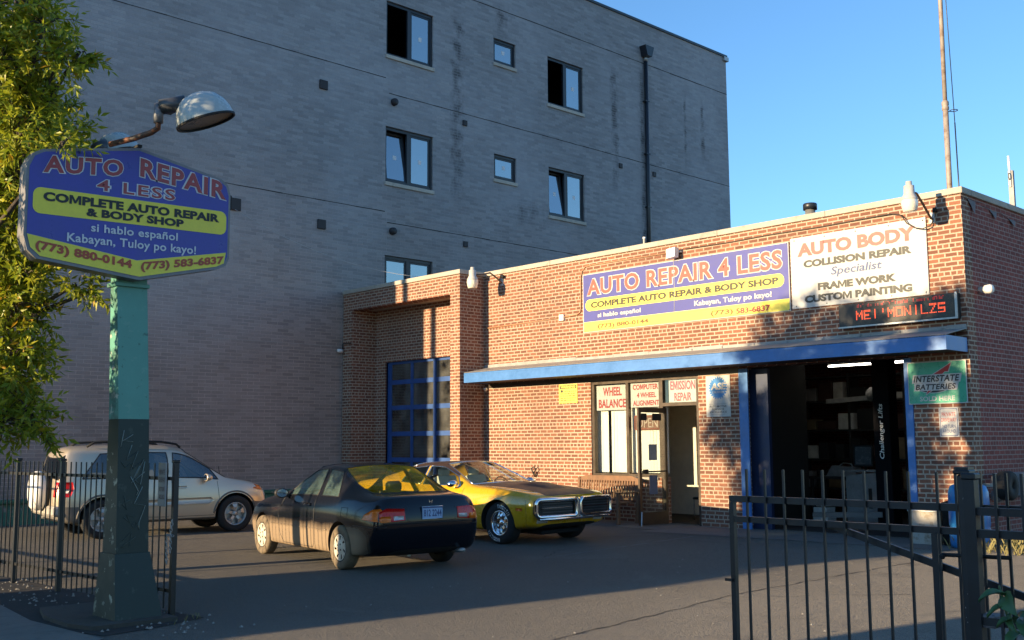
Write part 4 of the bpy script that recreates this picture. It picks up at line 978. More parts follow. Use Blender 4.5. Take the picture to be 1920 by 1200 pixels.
# ------------------------------------------------------------------ cars
def loft(cols, mats, creases=(), colcreases=(), level=2, arches=(), nslots=8):
    """half-body control grid (y>=0), mirrored and smoothed; returns verts, faces, material ids"""
    import bmesh
    N, J = len(cols), len(cols[0])
    bm = bmesh.new()
    grid = {}
    for sd in (1, -1):
        for i in range(N):
            for j in range(J):
                x, y, z = cols[i][j]
                if sd == -1 and y < 1e-6: grid[(-1, i, j)] = grid[(1, i, j)]
                else: grid[(sd, i, j)] = bm.verts.new((x, sd * y, z))
    cl = bm.edges.layers.float.get('crease_edge') or bm.edges.layers.float.new('crease_edge')
    def face(vs, mi):
        u = []
        for v in vs:
            if v not in u: u.append(v)
        if len(u) < 3: return
        try: f = bm.faces.new(u)
        except ValueError: return
        f.material_index = mi; f.smooth = True
    for sd in (1, -1):
        for i in range(N - 1):
            for j in range(J - 1):
                q = [grid[(sd, i, j)], grid[(sd, i + 1, j)], grid[(sd, i + 1, j + 1)], grid[(sd, i, j + 1)]]
                face(q if sd == -1 else q[::-1], mats(i, j))
        for i, fl in ((0, 1), (N - 1, -1)):
            # end cap: rows collapse onto the centre line
            cx = []
            for j in range(J):
                x, y, z = cols[i][j]
                if y < 1e-6: cx.append(grid[(1, i, j)])
                else:
                    key = ('c', i, j)
                    if key not in grid: grid[key] = bm.verts.new((x + (-1 if i == 0 else 1) * .035 * min(1, y / .5), 0, z))
                    cx.append(grid[key])
            for j in range(J - 1):
                q = [cx[j], grid[(sd, i, j)], grid[(sd, i, j + 1)], cx[j + 1]]
                face(q if (sd * fl == -1) else q[::-1], mats(i if i == 0 else N - 2, j, True))
    bm.edges.index_update()
    def cr(a, b, w):
        e = bm.edges.get((a, b))
        if e: e[cl] = w
    for sd in (1, -1):
        for j, i0, i1, w in creases:
            for i in range(i0, i1):
                if grid[(sd, i, j)] is not grid[(sd, i + 1, j)]: cr(grid[(sd, i, j)], grid[(sd, i + 1, j)], w)
        for i, j0, j1, w in colcreases:
            for j in range(j0, j1): cr(grid[(sd, i, j)], grid[(sd, i, j + 1)], w)
    bm.normal_update()
    me = bpy.data.meshes.new('lofted'); bm.to_mesh(me); bm.free()
    dum = [bpy.data.materials.get('slot%d' % k) or bpy.data.materials.new('slot%d' % k) for k in range(nslots)]
    for d_ in dum: me.materials.append(d_)
    ob = bpy.data.objects.new('lofted', me); COL.objects.link(ob)
    ss = ob.modifiers.new('s', 'SUBSURF'); ss.levels = level; ss.render_levels = level
    cut = []
    for (x, z, r_, yo, yi) in arches:
        for sd in (1, -1):
            mb = MB(); seg = 40; pts = [(x + r_ * math.cos(2 * math.pi * k / seg), z + r_ * math.sin(2 * math.pi * k / seg)) for k in range(seg)]
            mb.prism([(a, sd * yi, b) for a, b in pts], (0, sd, 0), yo - yi)
            cm_ = bpy.data.meshes.new('cut'); cm_.from_pydata(mb.v, [], mb.f)
            import bmesh as _b
            b2 = _b.new(); b2.from_mesh(cm_); _b.ops.recalc_face_normals(b2, faces=b2.faces); b2.to_mesh(cm_); b2.free()
            for d_ in dum: cm_.materials.append(d_)
            cm_.polygons.foreach_set('material_index', [7] * len(cm_.polygons))
            co = bpy.data.objects.new('cut', cm_); COL.objects.link(co); cut.append(co)
            bo = ob.modifiers.new('b', 'BOOLEAN'); bo.operation = 'DIFFERENCE'; bo.object = co; bo.solver = 'EXACT'
    dg = bpy.context.evaluated_depsgraph_get(); dg.update()
    ev = bpy.data.meshes.new_from_object(ob.evaluated_get(dg))
    v = [tuple(p.co) for p in ev.vertices]; f = [tuple(p.vertices) for p in ev.polygons]; mi = [p.material_index for p in ev.polygons]
    for o in [ob] + cut:
        d_ = o.data; bpy.data.objects.remove(o); bpy.data.meshes.remove(d_)
    bpy.data.meshes.remove(ev)
    return v, f, mi

class Car:
    def __init__(s, root, v, f, mi):
        s.root, s.v, s.f, s.mi = root, v, f, mi
        s.bvh = BVHTree.FromPolygons([Vector(p) for p in v], f, all_triangles=False)
    def piece(s, name, ids, m, parent=None, side=0, grow=0., extra=None):
        keep = []
        for fa, k in zip(s.f, s.mi):
            if k not in ids: continue
            if side:
                c = sum(s.v[i][1] for i in fa) / len(fa)
                if c * side < 0: continue
            keep.append(fa)
        idx = {}; mb = MB(); mb.smooth = True; vs = []; fs = []
        for fa in keep:
            q = []
            for i in fa:
                if i not in idx: idx[i] = len(vs); vs.append(s.v[i])
                q.append(idx[i])
            fs.append(tuple(q))
        mb.add(vs, fs)
        ob = mb.build(name, m, parent or s.root)
        return ob, vs, fs
    def rim(s, vs, fs):
        """boundary loops of a piece"""
        cnt = {}
        for fa in fs:
            for a, b in zip(fa, fa[1:] + fa[:1]):
                k = (min(a, b), max(a, b)); cnt[k] = cnt.get(k, 0) + 1
        nb = {}
        for (a, b), c in cnt.items():
            if c == 1: nb.setdefault(a, []).append(b); nb.setdefault(b, []).append(a)
        loops = []; seen = set()
        for st in nb:
            if st in seen: continue
            lp = [st]; seen.add(st); cur = st
            while True:
                nx = [q for q in nb[cur] if q not in seen]
                if not nx: break
                cur = nx[0]; seen.add(cur); lp.append(cur)
            if len(lp) > 3: loops.append([Vector(vs[i]) for i in lp] + [Vector(vs[lp[0]])])
        return loops
    def hit(s, o, d):
        h = s.bvh.ray_cast(Vector(o), Vector(d)); return h[0], h[1]
    def side_y(s, x, z, sd, dflt=.8):
        p, n = s.hit((x, sd * 3, z), (0, -sd, 0)); return (p, n) if p is not None else (Vector((x, sd * dflt, z)), Vector((0, sd, 0)))
    def seam(s, pts, sd, r=.004, n=10):
        mb = MB(); out = []
        for a, b in zip(pts, pts[1:]):
            for k in range(n): out.append((a[0] + (b[0] - a[0]) * k / n, a[1] + (b[1] - a[1]) * k / n))
        out.append(pts[-1]); mb.tube([s.side_y(x, z, sd)[0] for x, z in out], r, 5)
        return mb
    def patch(s, poly, axis, sd, lift=.004, name='panel', m=None, parent=None, step=.05, thick=.004):
        """polygon in the plane across `axis`, dropped onto the body; axis 'y': (x,z), 'x': (y,z), 'z': (x,y)"""
        P = [Vector(p) for p in poly]; pts = []
        for a, b in zip(P, P[1:] + P[:1]):
            n = max(1, int((b - a).length / step))
            for k in range(n): pts.append(a.lerp(b, k / n))
        nb = len(pts); xs = [p.x for p in P]; ys = [p.y for p in P]
        def ins(p):
            r_ = False; j = nb - 1
            for i in range(nb):
                a, b = pts[i], pts[j]
                if (a.y > p.y) != (b.y > p.y) and p.x < (b.x - a.x) * (p.y - a.y) / (b.y - a.y) + a.x: r_ = not r_
                j = i
            return r_
        ex = []
        x = min(xs) + step
        while x < max(xs):
            y = min(ys) + step
            while y < max(ys):
                q = Vector((x, y))
                if ins(q) and min((q - p).length for p in pts) > step * .5: ex.append(q)
                y += step
            x += step
        res = delaunay_2d_cdt(pts + ex, [(i, (i + 1) % nb) for i in range(nb)], [list(range(nb))], 1, 1e-5)
        v2, fc = res[0], res[2]
        d = {'y': Vector((0, -sd, 0)), 'x': Vector((-sd, 0, 0)), 'z': Vector((0, 0, -1))}[axis]
        out = []; last = None
        for q in v2:
            o = {'y': Vector((q.x, sd * 3, q.y)), 'x': Vector((sd * 9, q.x, q.y)), 'z': Vector((q.x, q.y, 4))}[axis]
            p, n = s.hit(o, d)
            if p is None: p = last if last is not None else o + d * 2
            else: p = p - d * lift
            last = p; out.append(p)
        k = len(out)
        mb = MB(); mb.smooth = True
        mb.add(out + [p + d * (thick + lift) for p in out], [tuple(f_) for f_ in fc])
        # rim so the piece has thickness
        cnt = {}
        for f_ in fc:
            for a, b in zip(f_, list(f_[1:]) + [f_[0]]): cnt[(min(a, b), max(a, b))] = cnt.get((min(a, b), max(a, b)), 0) + 1
        mb.smooth = False
        o_ = len(mb.v) - 2 * k
        for (a, b), c in cnt.items():
            if c == 1: mb.f.append((a + o_, b + o_, b + k + o_, a + k + o_)); mb.mi.append(0); mb.sm.append(False)
        return mb.build(name, m, parent or s.root)

def tyre_profile(r, w, rr):
    h = w / 2
    return [(rr, -h * .82), (rr + (r - rr) * .5, -h), (r - .012, -h * .86), (r, -h * .66), (r + .001, 0), (r, h * .66), (r - .012, h * .86), (rr + (r - rr) * .5, h), (rr, h * .82)]
m_tyre = M('tyre', (.016, .016, .016), .8, var=.3, scale=18, bump=.2)
m_dustytyre = M('dusty_tyre', (.19, .145, .095), .9, var=.45, scale=14)
m_hub = M('hub_silver', (.64, .58, .47), .5, metal=.1, var=.18, scale=16)
m_alloy = M('alloy_silver', (.42, .42, .41), .35, metal=.5, var=.2)
m_well = M('wheel_well', (.008, .008, .008), .9)
m_under = M('underbody', (.012, .012, .012), .9)
m_seal = M('window_seal', (.010, .010, .011), .5)
m_seat = M('pale_seat', (.55, .54, .44), .6, var=.12); m_seatg = M('grey_seat', (.16, .16, .155), .8, var=.2)
m_plastic = M('dark_plastic', (.028, .028, .03), .55, var=.2)
m_redlens = M('red_lens', (.60, .010, .008), .3, coat=.25, var=.12); m_amber = M('amber_lens', (.80, .17, .010), .3, coat=.25, var=.12); m_clear = M('clear_lens', (.55, .52, .50), .2, coat=1, var=.1)

def wheel(root, x, sd, track, r, w, rr, kind, mt=None, z=None):
    """wheel > tyre, rim; outward is sd"""
    yo = sd * track; z = r if z is None else z
    t = MB(); t.lathe(tyre_profile(r, w, rr), 40, 'Y', (x, yo, z)); wo = t.build('wheel', mt or m_tyre, root)
    q = MB(); h = w / 2
    q.lathe([(rr + .004, sd * -h * .8), (rr + .006, sd * h * .82), (rr - .008, sd * h * .86), (rr - .022, sd * h * .60), (rr - .03, sd * -h * .3)], 36, 'Y', (x, yo, z)); q.lathe([(rr - .02, sd * -h * .15), (0, sd * -h * .15)], 28, 'Y', (x, yo, z))
    P = lambda rad, an, dep: (x + rad * math.cos(an), yo + sd * dep, z + rad * math.sin(an))
    if kind == 'hubcap':
        q2 = MB(); f0 = h * .80
        n = 7
        q2.lathe([(0, sd * (f0 + .012)), (.05, sd * (f0 + .010)), (.095, sd * (f0 + .002)), (.10, sd * f0)], 28, 'Y', (x, yo, z))
        q2.lathe([(rr * .84, sd * f0), (rr * .92, sd * (f0 + .006)), (rr + .004, sd * (f0 - .006)), (rr + .004, sd * (f0 - .02))], 36, 'Y', (x, yo, z))
        for k_ in range(n):
            a = 2 * math.pi * k_ / n + .3; a2 = math.pi / n * .56
            q2.add([P(.098, a - math.pi / n * .95, f0), P(.098, a + math.pi / n * .5, f0), P(rr * .86, a + a2 + .1, f0 + .002), P(rr * .86, a - a2 - .06, f0 + .002)], [(0, 1, 2, 3)])
        q2.build('hubcap', m_hub, wo); q.build('rim', m_blackm, wo)
        for k_ in range(4):
            lg = MB(); a = 2 * math.pi * k_ / 4 + .6; lg.lathe([(0, sd * (f0 + .014)), (.012, sd * (f0 + .013)), (.013, sd * (f0 + .006))], 8, 'Y', (x + .05 * math.cos(a), yo, z + .05 * math.sin(a)))
            lg.build('lug_nut', m_blackm, wo)
        return wo
    m_r = m_chrome if kind == 'mag' else m_alloy
    n = 5
    for k_ in range(n):
        a = 2 * math.pi * k_ / n + .35
        if kind == 'mag':
            for s2 in (1,):
                q.add([P(.05, a - .7, h * .42), P(.05, a + .7, h * .42), P(rr * .55, a + .17, h * .50), P(rr - .014, a + .24, h * .30), P(rr - .014, a - .24, h * .30), P(rr * .55, a - .17, h * .50),
                       P(.05, a - .7, -h * .1), P(.05, a + .7, -h * .1), P(rr * .55, a + .20, -h * .1), P(rr - .014, a + .28, -h * .1), P(rr - .014, a - .28, -h * .1), P(rr * .55, a - .20, -h * .1)],
                      [(0, 1, 2, 5), (5, 2, 3, 4), (1, 7, 8, 2), (2, 8, 9, 3), (0, 5, 11, 6), (5, 4, 10, 11)])
        else:
            q.add([P(.06, a - .5, h * .66), P(.06, a + .5, h * .66), P(rr * .6, a + .20, h * .74), P(rr - .014, a + .30, h * .62), P(rr - .014, a - .30, h * .62), P(rr * .6, a - .20, h * .74),
                   P(rr * .6, a + .26, h * .3), P(rr - .014, a + .36, h * .3), P(rr * .6, a - .26, h * .3), P(rr - .014, a - .36, h * .3)],
                  [(0, 1, 2, 5), (5, 2, 3, 4), (2, 6, 7, 3), (5, 4, 9, 8)])
    q.lathe([(0, sd * h * .62), (.035, sd * h * .62), (.05, sd * h * .52), (.065, sd * h * .40), (.065, 0)], 20, 'Y', (x, yo, z))
    q.build('rim', m_r, wo)
    if kind == 'mag':
        lt = MB()
        for base in (0.6, 3.74):
            for k_, ch in enumerate('RADIALT/A'):
                a0 = base + 1.05 - k_ * .13; v_, f_ = text_shape(ch, .03); lo_, hi_ = v_.min(0), v_.max(0); tt = (v_ - lo_) / np.maximum(hi_ - lo_, 1e-6)
                r0, r1 = rr + (r - rr) * .30, rr + (r - rr) * .72
                lt.add([P(r0 + (r1 - r0) * b, a0 - .10 * a * (1 if True else 1), h + .0035 - abs((r0 + (r1 - r0) * b) - (rr + (r - rr) * .5)) * .18) for a, b in tt], f_)
        lt.build('tyre_lettering', m_white, wo)
    return wo

def seat(root, x, y, m, name='seat', w=.46, z0=.28, hh=.62):
    mb = MB(); mb.box(x - .22, x + .26, y - w / 2, y + w / 2, z0, z0 + .20, .05); so = mb.build(name, m, root)
    b = MB(); b.prism([(x - .20, y - w / 2 + .02, z0 + .18), (x - .20, y + w / 2 - .02, z0 + .18), (x - .42, y + w / 2 - .05, z0 + .18 + hh), (x - .42, y - w / 2 + .05, z0 + .18 + hh)], (.93, 0, .3), .13); b.build('backrest', m, so)
    b = MB(); b.box(x - .43, x - .33, y - .13, y + .13, z0 + hh + .20, z0 + hh + .36, .04); b.build('headrest', m, so)
def steering(root, x, y, z):
    mb = MB(); pts = [Vector((x - .08 * math.sin(R(a)) * 1.0, y + .18 * math.cos(R(a)), z + .17 * math.sin(R(a)))) for a in range(0, 361, 18)]
    mb.tube(pts, .014, 6); mb.bar((x, y - .17, z), (x, y + .17, z), .03, .02); mb.bar((x, y, z), (x + .3, y, z - .12), .05, .05); mb.build('steering_wheel', m_plastic, root)
def mirror(car, x, sd, y, z, m, kind='cap'):
    mb = MB(); mb.smooth = True
    if kind == 'cap':
        mb.lathe([(0, .10), (.05, .085), (.078, .04), (.085, -.02), (.08, -.03), (0, -.03)], 16, 'X', (0, 0, 0))
        mb.v = [(x + p[0], sd * y + p[1] * 1.25, z + p[2] * .85) for p in mb.v]
        o = mb.build('wing_mirror', m, car.root)
        g = MB(); g.lathe([(.068, -.0315), (0, -.0315)], 16, 'X', (0, 0, 0)); g.v = [(x + p[0] - .001, sd * y + p[1] * 1.25, z + p[2] * .85) for p in g.v]; g.build('mirror_glass', m_chrome, o)
        b = MB(); b.bar((x + .03, sd * y, z - .02), (x + .06, sd * (y - .2), z - .05), .05, .05); b.build('mirror_arm', m, o)
    return o

# ---------------- black two-door coupe
def civic():
    root = thing('coupe_car', 'dusty black two door coupe with blue licence plate parked in the lot', 'car', (-4.47, -8.36, 0.0), 3.01)
    # columns: x differs row by row. rows: 0 bottom centre,1 sill inner,2 sill,3 mid,4 crease,5 belt,6 window top,7 cant,8 roof mid,9 centre
    def col(xs, ys, zs): return list(zip(xs, ys, zs))
    C_ = [
        col([-.90] * 3 + [-.98, -.975, -.93, -.90, -.90, -.89, -.88], [0, .60, .70, .72, .70, .66, .60, .50, .28, 0], [.30, .30, .32, .52, .74, .90, .955, .965, .975, .98]),
        col([-.80] * 3 + [-.86, -.86, -.82, -.80, -.80, -.80, -.80], [0, .68, .80, .825, .81, .745, .66, .54, .30, 0], [.22, .22, .26, .52, .76, .915, .97, .985, .995, 1.0]),
        col([-.48] * 3 + [-.48, -.48, -.48, -.46, -.48, -.52, -.53], [0, .70, .83, .855, .84, .775, .67, .58, .32, 0], [.18, .18, .22, .52, .78, .93, .985, 1.0, 1.005, 1.005]),
        col([-.02] * 3 + [-.02, -.02, -.10, .02, -.10, -.18, -.20], [0, .70, .835, .86, .848, .79, .68, .635, .36, 0], [.18, .18, .21, .52, .80, .94, 1.09, 1.10, 1.13, 1.135]),
        col([.30] * 3 + [.30, .30, .12, .34, .40, .34, .32], [0, .70, .83, .855, .848, .79, .595, .545, .32, 0], [.18, .18, .205, .52, .80, .945, 1.285, 1.325, 1.365, 1.375]),
        col([.72] * 3 + [.72, .72, .66, .74, .76, .76, .76], [0, .70, .83, .855, .848, .79, .585, .535, .32, 0], [.18, .18, .205, .52, .80, .945, 1.315, 1.355, 1.385, 1.395]),
        col([.80] * 3 + [.80, .80, .76, .82, .83, .83, .83], [0, .70, .83, .855, .848, .79, .585, .535, .32, 0], [.18, .18, .205, .52, .80, .945, 1.315, 1.355, 1.385, 1.395]),
        col([1.20] * 3 + [1.2, 1.2, 1.28, 1.14, 1.12, 1.13, 1.14], [0, .70, .83, .855, .848, .79, .595, .54, .32, 0], [.18, .18, .205, .52, .80, .94, 1.30, 1.34, 1.375, 1.385]),
        col([1.75] * 3 + [1.75, 1.75, 1.80, 1.56, 1.55, 1.60, 1.62], [0, .70, .83, .855, .845, .785, .67, .62, .36, 0], [.18, .18, .205, .52, .79, .92, 1.10, 1.125, 1.16, 1.17]),
        col([2.05] * 3 + [2.05, 2.05, 2.08, 2.02, 1.98, 2.03, 2.06], [0, .70, .83, .855, .84, .775, .71, .66, .38, 0], [.18, .18, .21, .52, .78, .90, .935, .95, .965, .97]),
        col([2.62] * 3 + [2.62, 2.62, 2.62, 2.62, 2.62, 2.62, 2.62], [0, .70, .82, .85, .83, .75, .62, .5, .28, 0], [.18, .18, .22, .52, .76, .865, .89, .90, .91, .915]),
        col([3.18] * 3 + [3.2, 3.18, 3.14, 3.12, 3.14, 3.16, 3.18], [0, .66, .77, .80, .77, .69, .58, .46, .26, 0], [.20, .20, .24, .50, .68, .765, .79, .80, .81, .815]),
        col([3.34] * 3 + [3.40, 3.38, 3.32, 3.30, 3.31, 3.33, 3.34], [0, .55, .62, .66, .64, .60, .52, .42, .24, 0], [.24, .24, .28, .48, .60, .70, .735, .745, .75, .755]),
    ]
    def mats(i, j, cap=False):
        if j < 1: return 5
        if cap: return 0
        if j >= 7 and i in (2, 3): return 2
        if j >= 7 and i in (7, 8): return 1
        if j == 5 and i == 4: return 3
        if j == 5 and i in (6, 7): return 4
        return 0
    v, f, mi = loft(C_, mats, creases=[(5, 2, 10, .5), (4, 1, 11, .25), (2, 1, 11, .4), (6, 2, 9, .6), (7, 2, 9, .55)], colcreases=[(2, 6, 9, .5), (4, 5, 9, .6), (7, 6, 9, .6), (9, 6, 9, .6), (5, 5, 6, .8), (6, 5, 6, .8)],
                    arches=[(0, .30, .335, 1.0, .50), (2.62, .30, .335, 1.0, .50)])
    car = Car(root, v, f, mi)
    k = NT('dusty_black_paint')
    sx = k.n('SeparateXYZ'); k.l(k.obj(), sx.inputs[0])
    nz = k.noise(3.2, 5)
    lowz = k.math('SUBTRACT', 1, k.ramp(k.math('ADD', sx.outputs[2], k.math('MULTIPLY', k.math('SUBTRACT', nz, .5), .12)), .46, .60))
    geo = k.n('NewGeometry'); gs = k.n('SeparateXYZ'); 
    vt = k.n('VectorTransform', vector_type='NORMAL', convert_from='WORLD', convert_to='OBJECT'); k.l(geo.outputs['Normal'], vt.inputs[0]); k.l(vt.outputs[0], gs.inputs[0])
    up = k.math('MULTIPLY', k.ramp(gs.outputs[2], .35, .95), k.math('MULTIPLY', nz, .09))
    sidef = k.math('MULTIPLY', lowz, k.math('MULTIPLY', k.ramp(gs.outputs[1], .35, .8), k.ramp(sx.outputs[0], -.80, -.45)))
    dust = k.math('MINIMUM', k.math('ADD', k.math('MULTIPLY', sidef, .78), up), .85)
    k.set(Base_Color=k.mix(dust, (.006, .007, .011), (.32, .23, .145)), Roughness=k.math('ADD', k.math('MULTIPLY', dust, .75), .14))
    k.b.inputs['Coat Weight'].default_value = .22; k.b.inputs['Coat Roughness'].default_value = .06; k.b.inputs['Specular IOR Level'].default_value = .35
    paint = k.m
    body, _, _ = car.piece('body', {0}, paint)
    car.piece('underbody', {5, 6}, m_under); car.piece('wheel_wells', {7}, m_well)
    gl = glass_mat('coupe_side_glass', tint=(.80, .92, .88), opac=.10, refl=1.0, dirt=.34, dirtcol=(.30, .45, .40)); rg_ = glass_mat('tinted_film_glass', tint=(.92, .80, .30), opac=.02, rough=.05, refl=.5, dirt=.52, dirtcol=(1.0, .52, .005))  # film colours painted in: amber for the yellow car behind, teal for reflected sky
    def win(name, ids, m, side=0):
        o, vs, fs = car.piece(name, ids, m, None, side)
        mb = MB()
        for lp in car.rim(vs, fs): mb.tube(lp, .0085, 5, False)
        if mb.v: mb.build('seal', m_seal, o)
        return o
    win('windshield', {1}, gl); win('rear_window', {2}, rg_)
    for sd in (1, -1): win('quarter_window', {3}, gl, sd); win('side_window', {4}, gl, sd)
    for sd in (1, -1):
        car.seam([(.78, .93), (.78, .30), (.83, .24), (1.80, .24), (1.92, .36), (1.98, .62), (1.84, .915)], sd).build('door_seam', m_seal, root)
        car.seam([(-.62, .50), (.70, .505)], sd, .006).build('side_moulding', m_seal, root) if False else None
        car.seam([(.36, .50), (2.22, .50)], sd, .010).build('side_moulding', paint, root)
        car.patch([(.90, .80), (1.10, .80), (1.10, .84), (.90, .84)], 'y', sd, .018, 'door_handle', paint)
        car.seam([(-.95, .60), (-.80, .60), (-.40, .60)], sd, .004).build('bumper_seam', m_seal, root)
        mirror(car, 1.70, sd, .93, .955, m_plastic)
        # lamp clusters wrap the rear corner
        car.patch([(sd * .40, .68), (sd * .70, .655), (sd * .74, .70), (sd * .73, .79), (sd * .64, .835), (sd * .40, .825)], 'x', -1, .006, 'tail_light', m_redlens, step=.04)
        car.patch([(sd * .42, .69), (sd * .56, .682), (sd * .56, .735), (sd * .42, .738)], 'x', -1, .009, 'reverse_light', m_clear)
        car.patch([(-.96, .66), (-.62, .69), (-.66, .75), (-.80, .82), (-.93, .835)], 'y', sd, .006, 'tail_light_side', m_amber, step=.04)
        car.patch([(sd * .60, .665), (sd * .72, .655), (sd * .74, .70), (sd * .71, .735), (sd * .60, .735)], 'x', -1, .009, 'indicator', m_amber)
        car.patch([(sd * .30, .56), (sd * .62, .56), (sd * .66, .66), (sd * .34, .64)], 'x', 1, .006, 'headlight', m_clear)
    # boot: lid seam, plate, badges, bumper line
    mb = MB(); mb.tube([car.hit((-3, y, .64), (1, 0, 0))[0] or Vector((-.95, y, .64)) for y in np.linspace(-.70, .70, 29)], .006, 5); mb.build('bumper_line', m_seal, root)
    mb = MB(); mb.tube([car.hit((-3, y, z), (1, 0, 0))[0] or Vector((-.95, y, z)) for y, z in [(-.37, .835), (-.36, .665)] + [(y, .655) for y in np.linspace(-.3, .3, 9)] + [(.36, .665), (.37, .835)]], .004, 5); mb.build('boot_seam', m_seal, root)
    px = (car.hit((-3, 0, .76), (1, 0, 0))[0] or Vector((-.98, 0, 0))).x - .012
    po = MB().box(px - .006, px + .012, -.155, .155, .685, .845, .004).build('licence_plate', M('plate_blue', (.30, .42, .62), .4, var=.12), root)
    pp = lambda u, w: (px - .0075, -u, w)
    [mb.build('plate_characters', i_navy, po) for mb in text_words('812 2244', (-.135, .135, .715, .805), pp, bold=.022)]
    mb = MB(); mb.add([pp(u, w) for u, w in ((-.15, .822), (.15, .822), (.15, .840), (-.15, .840))], [(0, 1, 2, 3)]); mb.build('plate_header', i_navy, po)
    mb = MB(); mb.tube([Vector((px - .008, y, z)) for y, z in ((-.155, .685), (.155, .685), (.155, .845), (-.155, .845), (-.155, .685))], .004, 5); mb.build('plate_frame', m_chrome, po)
    bx = (car.hit((-3, 0, .90), (1, 0, 0))[0] or Vector((-.95, 0, 0))).x - .006
    mb = MB(); mb.smooth = False
    mb.prism([(bx, -.018, .885), (bx, -.012, .885), (bx, -.020, .925), (bx, -.028, .925)], (1, 0, 0), .006); mb.prism([(bx, .012, .885), (bx, .018, .885), (bx, .028, .925), (bx, .020, .925)], (1, 0, 0), .006); mb.prism([(bx, -.017, .901), (bx, .017, .901), (bx, .018, .907), (bx, -.018, .907)], (1, 0, 0), .006)
    mb.build('badge', m_chrome, root)
    for sd in (1, -1):
        wheel(root, 0, sd, .755, .292, .185, .185, 'hubcap', m_dustytyre if sd > 0 else m_tyre); wheel(root, 2.62, sd, .755, .292, .185, .185, 'hubcap', m_dustytyre if sd > 0 else m_tyre)
    car.seam([(-.22, .82), (-.05, .82), (-.05, .70), (-.22, .70), (-.22, .82)], 1, .003).build('fuel_flap', m_seal, root)
    for y in (.36, -.36): seat(root, 1.05, y, m_seatg, hh=.48)
    MB().box(.0, .32, -.60, .60, .40, .84, .06).build('rear_bench', m_seatg, root)
    MB().box(-.45, -.02, -.62, .62, .86, .90).build('parcel_shelf', m_plastic, root)
    MB().box(1.55, 2.0, -.66, .66, .70, .90, .05).build('dashboard', m_plastic, root); steering(root, 1.48, .36, .84)
    MB().box(-.6, 2.1, -.68, .68, .24, .27).build('cabin_floor', m_under, root)
    mb = MB(); mb.box(-.4, 1.9, -.03, .03, .15, .20); mb.tube([(-.98, -.5, .25), (-.70, -.5, .22)], .03, 8); mb.build('exhaust', m_steel, root)
    return root
civic()

